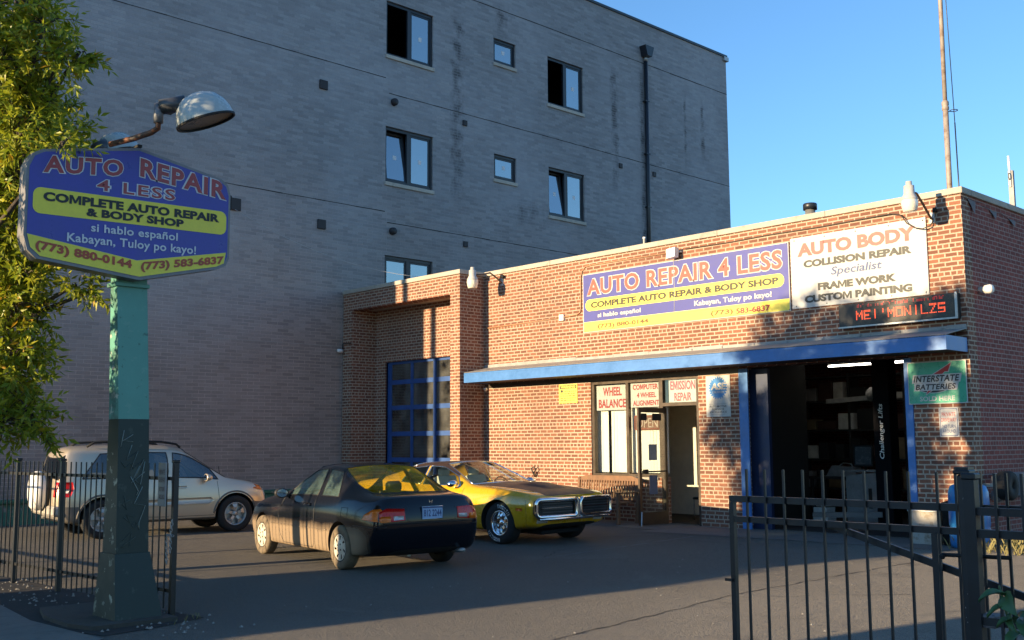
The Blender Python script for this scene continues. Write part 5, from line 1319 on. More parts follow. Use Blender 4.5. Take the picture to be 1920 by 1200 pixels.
# ---------------- yellow muscle car
def charger():
    root = thing('muscle_car', 'yellow vintage muscle car with black hood and chrome loop bumper', 'car', (-5.68, -4.40, 0.0), .025)
    col = lambda xs, ys, zs: list(zip(xs, ys, zs))
    C_ = [
        col([-4.10] * 3 + [-4.18, -4.20, -4.16, -4.12, -4.12, -4.12, -4.12], [0, .70, .80, .84, .82, .76, .70, .58, .32, 0], [.36, .36, .38, .58, .76, .90, .94, .95, .955, .955]),
        col([-3.98] * 3 + [-4.0, -4.02, -4.0, -3.98, -3.98, -3.98, -3.98], [0, .80, .90, .94, .92, .84, .74, .60, .34, 0], [.28, .28, .32, .56, .78, .95, .975, .98, .985, .985]),
        col([-3.50] * 3 + [-3.5, -3.5, -3.5, -3.48, -3.52, -3.56, -3.58], [0, .82, .93, .975, .955, .87, .74, .62, .36, 0], [.24, .24, .28, .55, .82, 1.0, 1.02, 1.01, 1.0, 1.0]),
        col([-2.95] * 3 + [-2.95, -2.95, -3.0, -3.0, -3.06, -3.10, -3.12], [0, .82, .94, .985, .965, .87, .74, .58, .36, 0], [.22, .22, .26, .55, .82, 1.01, 1.10, 1.12, 1.13, 1.135]),
        col([-2.50] * 3 + [-2.5, -2.5, -2.62, -2.56, -2.46, -2.46, -2.46], [0, .80, .93, .97, .955, .865, .665, .57, .34, 0], [.20, .20, .24, .54, .82, .97, 1.21, 1.29, 1.315, 1.32]),
        col([-2.02] * 3 + [-2.02, -2.02, -2.06, -2.04, -2.02, -2.02, -2.02], [0, .80, .92, .965, .95, .86, .655, .565, .34, 0], [.19, .19, .23, .54, .81, .935, 1.265, 1.31, 1.34, 1.345]),
        col([-1.98] * 3 + [-1.98, -1.98, -2.02, -2.0, -1.98, -1.98, -1.98], [0, .80, .92, .965, .95, .86, .655, .565, .34, 0], [.19, .19, .23, .54, .81, .935, 1.265, 1.31, 1.34, 1.345]),
        col([-1.60] * 3 + [-1.6, -1.6, -1.42, -1.62, -1.64, -1.60, -1.58], [0, .80, .92, .965, .95, .86, .66, .575, .34, 0], [.19, .19, .23, .54, .81, .93, 1.25, 1.295, 1.33, 1.335]),
        col([-1.05] * 3 + [-1.05, -1.05, -.96, -1.18, -1.20, -1.12, -1.08], [0, .80, .92, .965, .95, .86, .73, .66, .39, 0], [.19, .19, .23, .54, .81, .925, 1.09, 1.115, 1.15, 1.16]),
        col([-.78] * 3 + [-.78, -.78, -.72, -.78, -.82, -.72, -.68], [0, .80, .92, .965, .95, .87, .79, .74, .42, 0], [.19, .19, .23, .54, .80, .915, .95, .955, .975, .98]),
        col([-.42] * 3 + [-.42, -.42, -.42, -.42, -.42, -.40, -.38], [0, .80, .93, .975, .955, .87, .79, .70, .40, 0], [.19, .19, .24, .55, .80, .905, .93, .935, .97, .975]),
        col([.10] * 3 + [.1, .1, .1, .1, .1, .1, .1], [0, .80, .93, .975, .955, .86, .77, .66, .38, 0], [.20, .20, .26, .55, .79, .885, .905, .91, .945, .95]),
        col([.62] * 3 + [.64, .64, .62, .62, .62, .62, .62], [0, .80, .91, .96, .94, .85, .76, .66, .38, 0], [.26, .26, .32, .54, .765, .845, .86, .865, .885, .89]),
        col([.74] * 3 + [.77, .78, .77, .77, .77, .79, .80], [0, .78, .88, .93, .92, .84, .74, .64, .36, 0], [.30, .30, .34, .50, .735, .80, .815, .82, .83, .835]),
        col([.76] * 3 + [.80, .80, .80, .80, .80, .82, .83], [0, .74, .82, .90, .89, .81, .71, .62, .34, 0], [.34, .34, .37, .47, .72, .77, .785, .79, .795, .80]),
    ]
    def mats(i, j, cap=False):
        if j < 1: return 5
        if cap: return 0
        if j >= 7 and i in (2, 3): return 2
        if j >= 7 and i in (7, 8): return 1
        if j == 5 and i == 4: return 3
        if j == 5 and i in (6, 7): return 4
        if j >= 6 and 4 <= i <= 6: return 6
        if j == 6 and i == 7: return 6
        if j >= 7 and i >= 9: return 6
        return 0
    v, f, mi = loft(C_, mats, creases=[(5, 2, 14, .55), (4, 2, 14, .2), (2, 1, 13, .4), (6, 2, 9, .6), (7, 2, 14, .5)], colcreases=[(2, 6, 9, .4), (4, 5, 9, .6), (7, 6, 9, .6), (9, 6, 9, .7), (5, 5, 6, .8), (6, 5, 6, .8)],
                    arches=[(-2.92, .35, .385, 1.15, .55), (0, .345, .39, 1.15, .55)])
    car = Car(root, v, f, mi)
    yel = M('yellow_car_paint', (.62, .345, .008), .28, var=.10, scale=2, coat=1.0, spec=.5)
    vin = M('brown_black_vinyl', (.060, .034, .023), .45, var=.3, scale=5, bump=.1)
    car.piece('body', {0}, yel); car.piece('roof_and_hood_black', {6}, vin); car.piece('underbody', {5}, m_under); car.piece('wheel_wells', {7}, m_well)
    gl = glass_mat('muscle_car_glass', tint=(.80, .86, .82), opac=.05, refl=1.0)
    def win(name, ids, side=0, trim=m_chrome):
        o, vs, fs = car.piece(name, ids, gl, None, side); mb = MB()
        for lp in car.rim(vs, fs): mb.tube(lp, .011, 6, False)
        if mb.v: mb.build('chrome_trim', trim, o)
        return o
    win('windshield', {1}); win('rear_window', {2})
    for sd in (1, -1):
        win('quarter_window', {3}, sd); win('side_window', {4}, sd)
        car.seam([(-2.10, .92), (-2.14, .40), (-2.0, .27), (-.98, .27), (-.90, .40), (-.88, .90)], sd).build('door_seam', m_seal, root)
        car.seam([(.62, .30), (.66, .50), (.64, .74)], sd, .003).build('fender_seam', m_seal, root)
        car.patch([(-1.95, .76), (-1.78, .76), (-1.78, .80), (-1.95, .80)], 'y', sd, .012, 'door_handle', m_chrome)
        car.patch([(.44, .565), (.58, .565), (.58, .61), (.44, .61)], 'y', sd, .006, 'side_marker', m_amber)
        wheel(root, 0, sd, .80, .345, .235, .20, 'mag'); wheel(root, -2.92, sd, .80, .35, .25, .20, 'mag')
    mirror(car, -1.10, -1, .97, .965, m_chrome); mirror(car, -1.10, 1, .97, .965, m_chrome)
    # chrome loop bumper, one ring either side of a chrome divider, dark grille inside
    fx = lambda y, z: (car.hit((5, y, z), (-1, 0, 0))[0] or Vector((.9, y, z))).x
    def loop(y0, y1, z0, z1, r_, sd):
        pts = []
        for y, z in rrect(y0, y1, z0, z1, .07, 5): pts.append(Vector((.955 - .07 * (abs(y) / .9) ** 3 * 1.2, sd * y, z)))
        return pts + [pts[0]]
    for sd in (1, -1):
        mb = MB(); mb.tube(loop(.045, .91, .47, .745, .03, sd), .036, 10, False); b_ = mb.build('loop_bumper', m_chrome, root)
        mb = MB()
        g = rrect(.05, .905, .475, .74, .06, 5)
        mb.prism([(.905 - .07 * (abs(y) / .9) ** 3 * 1.2, sd * y, z) for y, z in g], (-1, 0, 0), .03); gr = mb.build('grille', M('grille_black', (.018, .018, .02), .5), root)
        for k_ in range(6):
            z = .50 + k_ * .045; mb = MB(); mb.bar((.915, sd * .10, z), (.90, sd * .80, z), .012, .010); mb.build('grille_bar', mat('grille_grey', (.10, .10, .105), .4, metal=.4), gr)
        mb = MB(); mb.bar((.925, sd * .12, .615), (.908, sd * .84, .615), .010, .014); mb.build('chrome_strip', m_chrome, gr)
        car.patch([(sd * .56, .365), (sd * .80, .365), (sd * .80, .42), (sd * .58, .42)], 'x', 1, .006, 'turn_signal', m_clear)
    mb = MB(); mb.box(.92, .985, -.035, .035, .45, .765, .02); mb.build('grille_divider', m_chrome, root)
    mb = MB(); mb.tube([Vector((.962 - .084 * (abs(y) / .9) ** 3, y, .435)) for y in np.linspace(-.86, .86, 25)], .022, 8); mb.build('lower_bumper_lip', m_chrome, root)
    # raised power bulge on the hood and its seams
    bl = MB(); vs = []
    nx, ny = 14, 9
    for a in range(nx + 1):
        for b in range(ny + 1):
            x = -.25 + a / nx * .75; y = (b / ny - .5) * .62 * (1 - .25 * a / nx); p, n_ = car.hit((x, y, 3), (0, 0, -1)); z = p.z if p is not None else .93
            ed = math.sin(math.pi * b / ny) ** .5; fa = math.sin(math.pi * min(1, max(0, (1 - a / nx)))) ** .6 if a else 0
            vs.append((x, y, z + .002 + .05 * ed * (math.sin(math.pi * a / nx) ** .6 if 0 < a < nx else 0)))
    bl.smooth = True; bl.add(vs, [(a * (ny + 1) + b, a * (ny + 1) + b + 1, (a + 1) * (ny + 1) + b + 1, (a + 1) * (ny + 1) + b) for a in range(nx) for b in range(ny)]); bl.build('hood_bulge', vin, root)
    MB().tube([(-.80, -.5, .995), (-.86, -.1, 1.02), (-.83, .3, 1.01)], .008, 5).build('wiper', m_blackm, root); MB().tube([(-.78, -.05, .995), (-.92, .32, 1.045)], .008, 5).build('wiper', m_blackm, root)
    mb = MB(); mb.box(-1.0, -.74, .30, .55, .955, .958); mb.build('dash_paper', m_amber, root) if False else None
    for y in (.37, -.37): seat(root, -1.62, y, m_seat, w=.52, z0=.30, hh=.56)
    MB().box(-2.75, -2.35, -.66, .66, .35, .88, .06).build('rear_bench', m_seat, root)
    MB().box(-2.4, -1.0, .80, .83, .5, .92).build('door_card', m_seat, root); MB().box(-2.4, -1.0, -.83, -.80, .5, .92).build('door_card', m_seat, root)
    MB().box(-1.12, -.72, -.74, .74, .72, .90, .05).build('dashboard', m_plastic, root); steering(root, -1.22, .38, .88)
    MB().box(-3.2, -.6, -.76, .76, .24, .27).build('cabin_floor', m_under, root)
    MB().box(-.6, .6, -.5, .5, .16, .22, .03).build('front_subframe', m_under, root)
    return root
charger()

# ---------------- silver compact suv
def suv():
    root = thing('suv_car', 'silver compact SUV with rear spare wheel cover behind the fence', 'car', (-12.42, -9.40, 0.0), 1.452)
    col = lambda xs, ys, zs: list(zip(xs, ys, zs))
    C_ = [
        col([-.72] * 3 + [-.78, -.78, -.74, -.62, -.56, -.50, -.49], [0, .62, .72, .76, .76, .73, .66, .60, .34, 0], [.36, .36, .40, .60, .85, 1.04, 1.50, 1.58, 1.62, 1.63]),
        col([-.62] * 3 + [-.66, -.66, -.62, -.50, -.44, -.42, -.42], [0, .70, .80, .845, .835, .80, .70, .63, .36, 0], [.30, .30, .34, .58, .86, 1.06, 1.51, 1.60, 1.645, 1.655]),
        col([-.48] * 3 + [-.48, -.46, -.40, -.02, -.10, -.25, -.27], [0, .72, .83, .865, .85, .81, .70, .63, .36, 0], [.26, .26, .30, .58, .87, 1.06, 1.525, 1.61, 1.66, 1.67]),
        col([.38] * 3 + [.38, .38, .42, .38, .38, .38, .38], [0, .72, .84, .868, .852, .81, .71, .63, .36, 0], [.24, .24, .28, .58, .87, 1.06, 1.55, 1.625, 1.67, 1.68]),
        col([.48] * 3 + [.48, .48, .52, .46, .46, .46, .46], [0, .72, .84, .868, .852, .81, .71, .63, .36, 0], [.24, .24, .28, .58, .87, 1.06, 1.55, 1.625, 1.67, 1.68]),
        col([1.20] * 3 + [1.2, 1.2, 1.2, 1.18, 1.18, 1.18, 1.18], [0, .72, .84, .868, .852, .81, .71, .63, .36, 0], [.24, .24, .28, .58, .87, 1.05, 1.54, 1.61, 1.66, 1.67]),
        col([1.28] * 3 + [1.28, 1.28, 1.28, 1.26, 1.26, 1.26, 1.26], [0, .72, .84, .868, .852, .81, .71, .63, .36, 0], [.24, .24, .28, .58, .87, 1.05, 1.54, 1.61, 1.66, 1.67]),
        col([1.70] * 3 + [1.7, 1.7, 1.95, 1.56, 1.52, 1.54, 1.56], [0, .72, .84, .868, .85, .805, .70, .62, .36, 0], [.24, .24, .28, .58, .87, 1.03, 1.49, 1.56, 1.61, 1.62]),
        col([2.16] * 3 + [2.1, 2.12, 2.16, 2.0, 1.96, 2.02, 2.04], [0, .72, .84, .868, .85, .80, .72, .66, .38, 0], [.24, .24, .28, .58, .86, 1.0, 1.20, 1.25, 1.29, 1.30]),
        col([2.32] * 3 + [2.3, 2.3, 2.32, 2.34, 2.34, 2.42, 2.46], [0, .72, .84, .868, .85, .79, .745, .70, .40, 0], [.24, .24, .28, .58, .86, .98, 1.01, 1.02, 1.04, 1.045]),
        col([2.70] * 3 + [2.7, 2.7, 2.7, 2.7, 2.7, 2.7, 2.7], [0, .72, .83, .865, .84, .77, .70, .60, .34, 0], [.26, .26, .30, .58, .85, .95, .98, .985, .995, 1.0]),
        col([3.04] * 3 + [3.06, 3.04, 3.02, 3.02, 3.02, 3.02, 3.02], [0, .70, .79, .82, .79, .71, .62, .52, .30, 0], [.30, .30, .34, .56, .80, .875, .90, .91, .915, .92]),
        col([3.14] * 3 + [3.22, 3.18, 3.14, 3.12, 3.12, 3.13, 3.14], [0, .58, .66, .70, .68, .60, .52, .44, .26, 0], [.34, .34, .38, .54, .72, .82, .845, .85, .855, .86]),
    ]
    def mats(i, j, cap=False):
        if j < 1: return 5
        if cap:
            if i == 0 and j in (5,): return 2
            return 6 if j < 3 else 0
        if j in (1, 2) : return 6 if j == 1 or i in (0, 1, 11) else (0 if 3 <= i <= 8 else 6)
        if j >= 7 and i in (7, 8): return 1
        if j == 5 and i == 2: return 3
        if j == 5 and i == 4: return 4
        if j == 5 and i in (6, 7): return 4
        return 0
    v, f, mi = loft(C_, mats, creases=[(5, 1, 9, .45), (3, 1, 11, .2), (6, 1, 9, .45), (2, 1, 11, .3), (5, 0, 1, .6), (6, 0, 1, .6)], colcreases=[(2, 5, 6, .5), (3, 5, 6, .8), (4, 5, 6, .8), (5, 5, 6, .8), (6, 5, 6, .8), (7, 7, 9, .5), (9, 6, 9, .7), (0, 3, 9, .5)],
                    arches=[(0, .345, .40, 1.0, .50), (2.49, .345, .40, 1.0, .50)])
    car = Car(root, v, f, mi)
    k = NT('silver_gold_paint'); k.set(Base_Color=(.62, .52, .39), Metallic=.4, Roughness=k.math('ADD', .24, k.math('MULTIPLY', k.noise(3, 4), .14))); k.b.inputs['Coat Weight'].default_value = .8
    clad = M('grey_cladding', (.16, .145, .13), .55, var=.15)
    car.piece('body', {0}, k.m); car.piece('cladding', {6}, clad); car.piece('underbody', {5}, m_under); car.piece('wheel_wells', {7}, m_well)
    gl = glass_mat('suv_glass', tint=(.42, .46, .46), opac=.10, refl=1.0)
    def win(name, ids, side=0):
        o, vs, fs = car.piece(name, ids, gl, None, side); mb = MB()
        for lp in car.rim(vs, fs): mb.tube(lp, .011, 5, False)
        if mb.v: mb.build('seal', m_seal, o)
    win('windshield', {1}); win('rear_window', {2})
    for sd in (1, -1):
        win('quarter_window', {3}, sd); win('side_window', {4}, sd)
        car.seam([(1.24, 1.03), (1.24, .40), (1.30, .34), (2.06, .34), (2.16, .60), (2.12, .98)], sd).build('door_seam', m_seal, root)
        car.seam([(.40, 1.03), (.42, .78), (.48, .70), (.56, .36), (1.20, .34)], sd).build('door_seam', m_seal, root)
        car.patch([(1.32, .86), (1.52, .86), (1.52, .90), (1.32, .90)], 'y', sd, .02, 'door_handle', k.m); car.patch([(.52, .87), (.72, .87), (.72, .91), (.52, .91)], 'y', sd, .02, 'door_handle', k.m)
        car.patch([(.50, .56), (1.95, .56), (2.05, .62), (1.98, .68), (.50, .66)], 'y', sd, .022, 'side_moulding', k.m, step=.08)
        for sx0 in (0, 2.49):
            car.seam([(sx0 + .43 * math.cos(R(a)), .345 + .43 * math.sin(R(a))) for a in range(-4, 185, 9)], sd, .02, 2).build('arch_trim', clad, root)
        car.patch([(-.74, .76), (-.56, .76), (-.50, .90), (-.52, 1.02), (-.74, 1.02)], 'y', sd, .012, 'tail_light', m_redlens)
        car.patch([(-.70, .83), (-.60, .83), (-.58, .89), (-.70, .90)], 'y', sd, .016, 'reverse_light', m_clear)
        car.patch([(sd * .62, .76), (sd * .75, .76), (sd * .745, 1.02), (sd * .64, 1.02)], 'x', -1, .012, 'tail_light', m_redlens)
        car.patch([(2.86, .82), (3.06, .78), (3.04, .86), (2.90, .90)], 'y', sd, .01, 'indicator', m_amber)
        car.patch([(sd * .36, .66), (sd * .68, .68), (sd * .66, .80), (sd * .40, .80)], 'x', 1, .008, 'headlight', m_clear)
        mirror(car, 1.86, sd, .98, 1.05, k.m)
        mb = MB(); mb.tube([(-.25, sd * .60, 1.64), (-.12, sd * .595, 1.715), (.4, sd * .59, 1.735), (1.1, sd * .585, 1.725), (1.38, sd * .585, 1.68), (1.46, sd * .585, 1.615)], .022, 8); mb.build('roof_rail', m_blackm, root)
        wheel(root, 0, sd, .755, .345, .225, .215, 'alloy'); wheel(root, 2.49, sd, .755, .345, .225, .215, 'alloy')
    sp = MB(); sp.lathe([(0, -1.055), (.20, -1.055), (.30, -1.035), (.345, -.99), (.355, -.93), (.35, -.86), (.33, -.845), (0, -.845)], 40, 'X', (0, -.05, .86)); so = sp.build('spare_wheel_cover', m_white, root)
    mb = MB(); mb.lathe([(.345, -.855), (.362, -.85), (.362, -.80), (.30, -.79), (0, -.79)], 40, 'X', (0, -.05, .86)); mb.build('spare_tyre', m_tyre, so)
    MB().box(-.84, -.62, -.80, .80, .42, .60, .04).build('rear_bumper', M('pale_bumper', (.42, .39, .34), .5), root)
    mb = MB(); mb.tube([(-.72, .45, .36), (-.5, .45, .34)], .03, 8); mb.build('exhaust', m_steel, root)
    for y in (.36, -.36): seat(root, 1.35, y, m_seatg, z0=.52, hh=.62)
    MB().box(.1, .5, -.62, .62, .6, 1.15, .06).build('rear_bench', m_seatg, root)
    MB().box(1.9, 2.35, -.68, .68, .85, 1.03, .05).build('dashboard', m_plastic, root); steering(root, 1.82, .36, 1.0)
    MB().box(-.6, 2.3, -.68, .68, .36, .40).build('cabin_floor', m_under, root)
    mb = MB(); mb.tube([(2.25, -.62, 1.02), (2.2, -.66, 1.25)], .006, 5); mb.build('aerial', m_blackm, root)
    return root
suv()
# ------------------------------------------------------------------ steel fence, sliding gate
def fence(name, label, xs_posts, yfun, spacing, zt, rails, post_w=.05, zpost=1.51, x_end=None):
    t = thing(name, label, 'fence', (xs_posts[-1], yfun(xs_posts[-1]), 0))
    proto = None
    for a, b in zip(xs_posts, xs_posts[1:]):
        for z in rails:
            mb = MB(); mb.bar((a, yfun(a) + .0, z), (b, yfun(b), z), .025, .034); mb.build('rail', m_black, t)
        n = max(1, int(round(abs(b - a) / spacing))); 
        for k in range(1, n):
            x = a + (b - a) * k / n
            if proto is None:
                mb = MB(); mb.box(x - .006, x + .006, yfun(x) - .006 - .019, yfun(x) + .006 - .019, .06, zt); proto = mb.build('picket', m_black, t); px0 = (x, yfun(x))
            else:
                c = proto.copy(); COL.objects.link(c); c.parent = t; c.location = (x - px0[0], yfun(x) - px0[1], 0)
    for x in xs_posts:
        mb = MB(); w = post_w / 2; mb.box(x - w, x + w, yfun(x) - w, yfun(x) + w, 0, zpost - .03); mb.box(x - w - .008, x + w + .008, yfun(x) - w - .008, yfun(x) + w + .008, zpost - .029, zpost, .006); mb.build('post', m_black, t)
    return t
fy = lambda x: -12.51 + (x + 2.53) * .063
fence('steel_fence', 'black steel picket fence along the sidewalk behind the pole sign', [-8.8, -6.30, -5.08, -2.56], fy, .127, 1.475, (1.325, .235))
fence('steel_fence', 'black steel picket fence continuing to the grey building corner', [-16.3, -13.8, -11.3, -8.86], fy, .127, 1.475, (1.325, .235))
t = thing('sliding_gate', 'black steel sliding gate with diagonal brace at right foreground', 'gate', (5.1, -12.45, 0))
yg = -12.45
MB().box(3.985, 6.8, yg - .013, yg + .013, 1.326, 1.36).build('top_rail', m_black, t); MB().box(4.015, 6.8, yg - .013, yg + .013, 1.218, 1.25).build('second_rail', m_black, t); MB().box(4.015, 6.8, yg - .013, yg + .013, .14, .18).build('bottom_rail', m_black, t)
MB().box(3.985, 4.014, yg - .0145, yg + .0145, .12, 1.325).build('end_stile', m_black, t); MB().box(5.122, 5.152, yg - .0145, yg + .0145, .181, 1.217).build('inner_stile', m_black, t)
MB().bar((4.55, yg + .03, 1.232), (6.8, yg + .03, .60), .018, .034).build('brace', m_black, t)
MB().box(3.955, 4.0, yg - .03, yg - .023, .90, .915).build('latch_plate', m_black, t)
p0 = None
for k in range(22):
    x = 4.108 + k * .1147
    if abs(x - 5.14) < .03: x = 5.165
    if p0 is None: p0 = MB().box(x - .0055, x + .0055, yg - .025, yg - .0135, .10, 1.505).build('picket', m_black, t); px0 = x
    else: c = p0.copy(); COL.objects.link(c); c.parent = t; c.location = (x - px0, 0, 0)
t = thing('gate_post', 'stout black gate post with flanged cap at right foreground', 'post', (5.35, -12.63, 0))
MB().box(5.342, 5.394, -12.656, -12.604, 0, 1.50, .006).build('shaft', M('chipped_black_paint', (.013, .014, .017), .4, var=.5, scale=30, tint=(.02, .02, .022)), t)
mb = MB(); mb.box(5.33, 5.406, -12.668, -12.592, 1.501, 1.522, .006); mb.prism([(5.336, -12.662, 1.5225), (5.40, -12.662, 1.5225), (5.40, -12.598, 1.5225), (5.336, -12.598, 1.5225)], (0, 0, 1), .012); mb.build('cap', m_black, t)
mb = MB(); mb.tube([(5.22, -12.57, 1.135), (5.52, -12.55, 1.14)], .010, 6); mb.tube([(5.22, -12.575, 1.13), (5.235, -12.60, 1.13)], .014, 6); mb.build('roller_bracket', m_blackm, t)
mb = MB(); rg = random.Random(9)
for i in range(14):
    a, z, s = rg.uniform(5.348, 5.385), rg.uniform(.7, 1.45), rg.uniform(.002, .006); mb.add([(a, -12.6575, z), (a + s, -12.6575, z + s * .5), (a + s * .5, -12.6575, z + s * 2)], [(0, 1, 2)])
mb.build('paint_chips', m_steel, t)
fence('steel_fence', 'black steel fence panel right of the gate post in the foreground', [5.42, 7.0], lambda x: -12.69, .1145, 1.51, (1.345, 1.25, .88))
t = thing('hinge_bracket', 'worn white plastic bracket clamped on the low fence rail', 'bracket', (5.46, -12.70, .88))
mb = MB(); mb.box(5.42, 5.50, -12.70, -12.625, .852, .91, .008); mb.build('clamp', M('grey_plastic', (.16, .15, .16), .6, var=.4), t)
# notice on the left end post, chain
t = thing('gate_notice', 'grey metal notice hanging on the left fence end post', 'sign', (-2.665, -12.57, 1.06))
MB().box(-2.76, -2.585, -12.60, -12.592, 1.055, 1.485, .003).build('board', M('grey_enamel', (.42, .42, .43), .5, var=.15), t)
pl = surf_y(-12.60)
for s, a, b, c, d in (('PRIVATE', -2.735, -2.61, 1.365, 1.415), ('DRIVEWAY', -2.74, -2.605, 1.29, 1.34), ('NO TURN', -2.73, -2.615, 1.20, 1.245), ('AROUND', -2.73, -2.615, 1.125, 1.17)):
    mm_ = bpy.data.materials.get('notice_ink') or M('notice_ink', (.17, .12, .13), .6)
    for mb in text_words(s, (a, b, c, d), off(pl, .0015), bold=.012): mb.build('lettering', mm_, t)
t = thing('chain', 'galvanised chain looped round the left fence end post', 'chain', (-2.5, -12.55, .9))
mb = MB()
def links(pts):
    L_ = 0
    for i, (a, b) in enumerate(zip(pts, pts[1:])):
        a, b = Vector(a), Vector(b); t_ = (b - a).normalized(); s_ = t_.orthogonal().normalized() if i % 2 else t_.cross(t_.orthogonal()).normalized(); m_ = (a + b) / 2; h_ = (b - a).length * .66
        ring = [m_ + t_ * (h_ * math.cos(R(q))) + s_ * (.012 * math.sin(R(q))) for q in range(0, 361, 45)]; mb.tube(ring, .0042, 5, False)
seg = lambda a, b, n: [Vector(a).lerp(Vector(b), k / n) for k in range(n + 1)]
links(seg((-2.475, -12.575, .93), (-2.49, -12.585, .76), 6)); links(seg((-2.60, -12.55, .77), (-2.53, -12.60, .785), 3) + seg((-2.53, -12.60, .785), (-2.45, -12.57, .775), 3)[1:]); links(seg((-2.585, -12.575, .76), (-2.56, -12.58, .50), 9)); links(seg((-2.49, -12.58, .755), (-2.495, -12.58, .61), 5))
mb.build('links', m_steel, t)

# ------------------------------------------------------------------ pole sign
t = thing('pole_sign', 'hexagonal blue and yellow AUTO REPAIR 4 LESS pole sign on green post', 'sign', (-2.68, -12.95, 0))
def peel(name, col, flake, amt=.5):
    k = NT(name)
    n = k.noise(9, 6, rough=.6)
    sp = k.ramp(n, .60, .63)
    geo = k.n('NewGeometry'); gs = k.n('SeparateXYZ'); k.l(geo.outputs['Normal'], gs.inputs[0])
    fm = k.ramp(k.math('MULTIPLY', gs.outputs[1], -1), .4, .8)  # peeling flakes and painted sun dapples, heaviest on the sun-facing side
    n2 = k.ramp(k.noise(5, 6), .45, .55)
    c = k.mix(k.ramp(k.noise(2, 4), .3, .7), tuple(x * .82 for x in col), col)
    c = k.mix(k.math('MULTIPLY', sp, k.math('ADD', .06, k.math('MULTIPLY', fm, .8))), c, flake)
    c = k.mix(k.math('MULTIPLY', k.math('MULTIPLY', n2, fm), .5), c, (.03, .04, .03))
    c = k.mix(k.math('MULTIPLY', k.ramp(k.noise(14, 3), .66, .70), .5), c, (.012, .02, .018))
    k.set(Base_Color=c, Roughness=.5); k.bump(n, .15, .004)
    return k.m
m_teal = peel('teal_paint', (.11, .32, .255), (.55, .55, .45)); m_dkgreen = peel('dark_green_paint', (.008, .023, .018), (.40, .42, .33))
def taper(mb, z0, a, z1, b):
    # a, b: (x0,x1,y0,y1)
    vs = [(x, y, z0) for x, y in ((a[0], a[2]), (a[1], a[2]), (a[1], a[3]), (a[0], a[3]))] + [(x, y, z1) for x, y in ((b[0], b[2]), (b[1], b[2]), (b[1], b[3]), (b[0], b[3]))]
    mb.add(vs, [(0, 3, 2, 1), (4, 5, 6, 7), (0, 1, 5, 4), (1, 2, 6, 5), (2, 3, 7, 6), (3, 0, 4, 7)])
fX = lambda z: -2.61 + (3.2 - z) / 2.56 * .12
mb = MB(); taper(mb, 1.909, (-2.775, fX(1.91), -13.115, -12.81), 3.34, (-2.76, fX(3.34), -13.155, -12.85)); mb.build('post', m_teal, t)
mb = MB(); taper(mb, .64, (-2.80, fX(.64), -13.12, -12.80), 1.908, (-2.775, fX(1.91), -13.115, -12.81)); mb.build('post_lower', m_dkgreen, t)
mb = MB(); taper(mb, .03, (-2.88, -2.36, -13.16, -12.70), .639, (-2.815, fX(.64) + .012, -13.135, -12.79)); mb.build('base', m_dkgreen, t)
MB().box(-2.79, -2.58, -13.18, -12.83, 3.20, 3.24, .006).build('collar', m_teal, t)
hexo = [(-14.095, 3.56), (-14.06, 3.43), (-13.97, 3.355), (-13.0, 3.255), (-12.165, 3.455), (-12.08, 3.50), (-12.045, 3.58), (-12.045, 4.25), (-12.075, 4.35), (-12.15, 4.405), (-13.045, 4.57), (-13.96, 4.385), (-14.05, 4.33), (-14.095, 4.22)]
cy, cz = -13.07, 3.91
inset = lambda pts, d: [(cy + (y - cy) * (1 - d / 1.02), cz + (z - cz) * (1 - d / .52)) for y, z in pts]
XS = -2.46
mb = MB(); mb.prism([(XS - .17, y, z) for y, z in hexo], (1, 0, 0), .17); mb.build('cabinet', M('cabinet_grey', (.20, .195, .21), .45, var=.25), t)
ps = surf_x(XS)
mb = MB(); flatpoly(mb, inset(hexo, .024), ps, .003); s_blue = M('sign_blue', (.052, .050, .34), .35, var=.15); mb.build('blue_face', s_blue, t)
tl = lambda y: .022 * (y + 14.05)
s_yel = M('sign_yellow', (.80, .68, .06), .4, var=.1); s_red = M('sign_red', (.34, .045, .05), .4, var=.15); s_wht = M('sign_white', (.62, .62, .66), .4, var=.08); s_num = M('sign_number_red', (.42, .06, .02), .4)
mb = MB(); flatpoly(mb, [(y, z + tl(y)) for y, z in rrect(-14.03, -12.09, 3.775, 4.02, .07)], ps, .006); mb.build('yellow_pill', s_yel, t)
hi = inset(hexo, .026)
low = [hi[0], hi[1], hi[2], hi[3], hi[4], hi[5], hi[6]]
mb = MB(); flatpoly(mb, [(-14.055, 3.575)] + [(y, z) for y, z in low if z < 3.58] + [(-12.085, 3.635), (-13.03, 3.445)], ps, .006); mb.build('yellow_band', s_yel, t)
outlined(t, ps, 'AUTO', -13.95, -13.20, 0, .165, s_red, s_wht, .035, .075, 1.14, .006, warp=lambda y: 4.165 + .115 * (y + 13.95))
outlined(t, ps, 'REPAIR', -13.03, -12.10, 0, .185, s_red, s_wht, .035, .075, 1.14, .006, warp=lambda y: 4.285 - .105 * (y + 13.03))
outlined(t, ps, '4 LESS', -13.45, -12.66, 4.065, 4.175, s_red, s_wht, .018, .075, 1.2, .006, warp=tl)
pt = lambda s, a, b, c, d, m, bo, w: [mb.build('lettering', m, t) for mb in text_words(s, (a, b, c, d), off(ps, .010), bold=bo + .026, spacing=1.04, warp=w)]
pt('COMPLETE AUTO REPAIR', -13.94, -12.17, 3.898, 3.985, i_black, .026, tl); pt('& BODY SHOP', -13.54, -12.56, 3.802, 3.882, i_black, .026, tl)
pt('si hablo español', -13.49, -12.62, 3.635, 3.738, s_wht, -.006, tl); pt('Kabayan, Tuloy po kayo!', -13.71, -12.42, 3.515, 3.625, s_wht, -.006, tl)
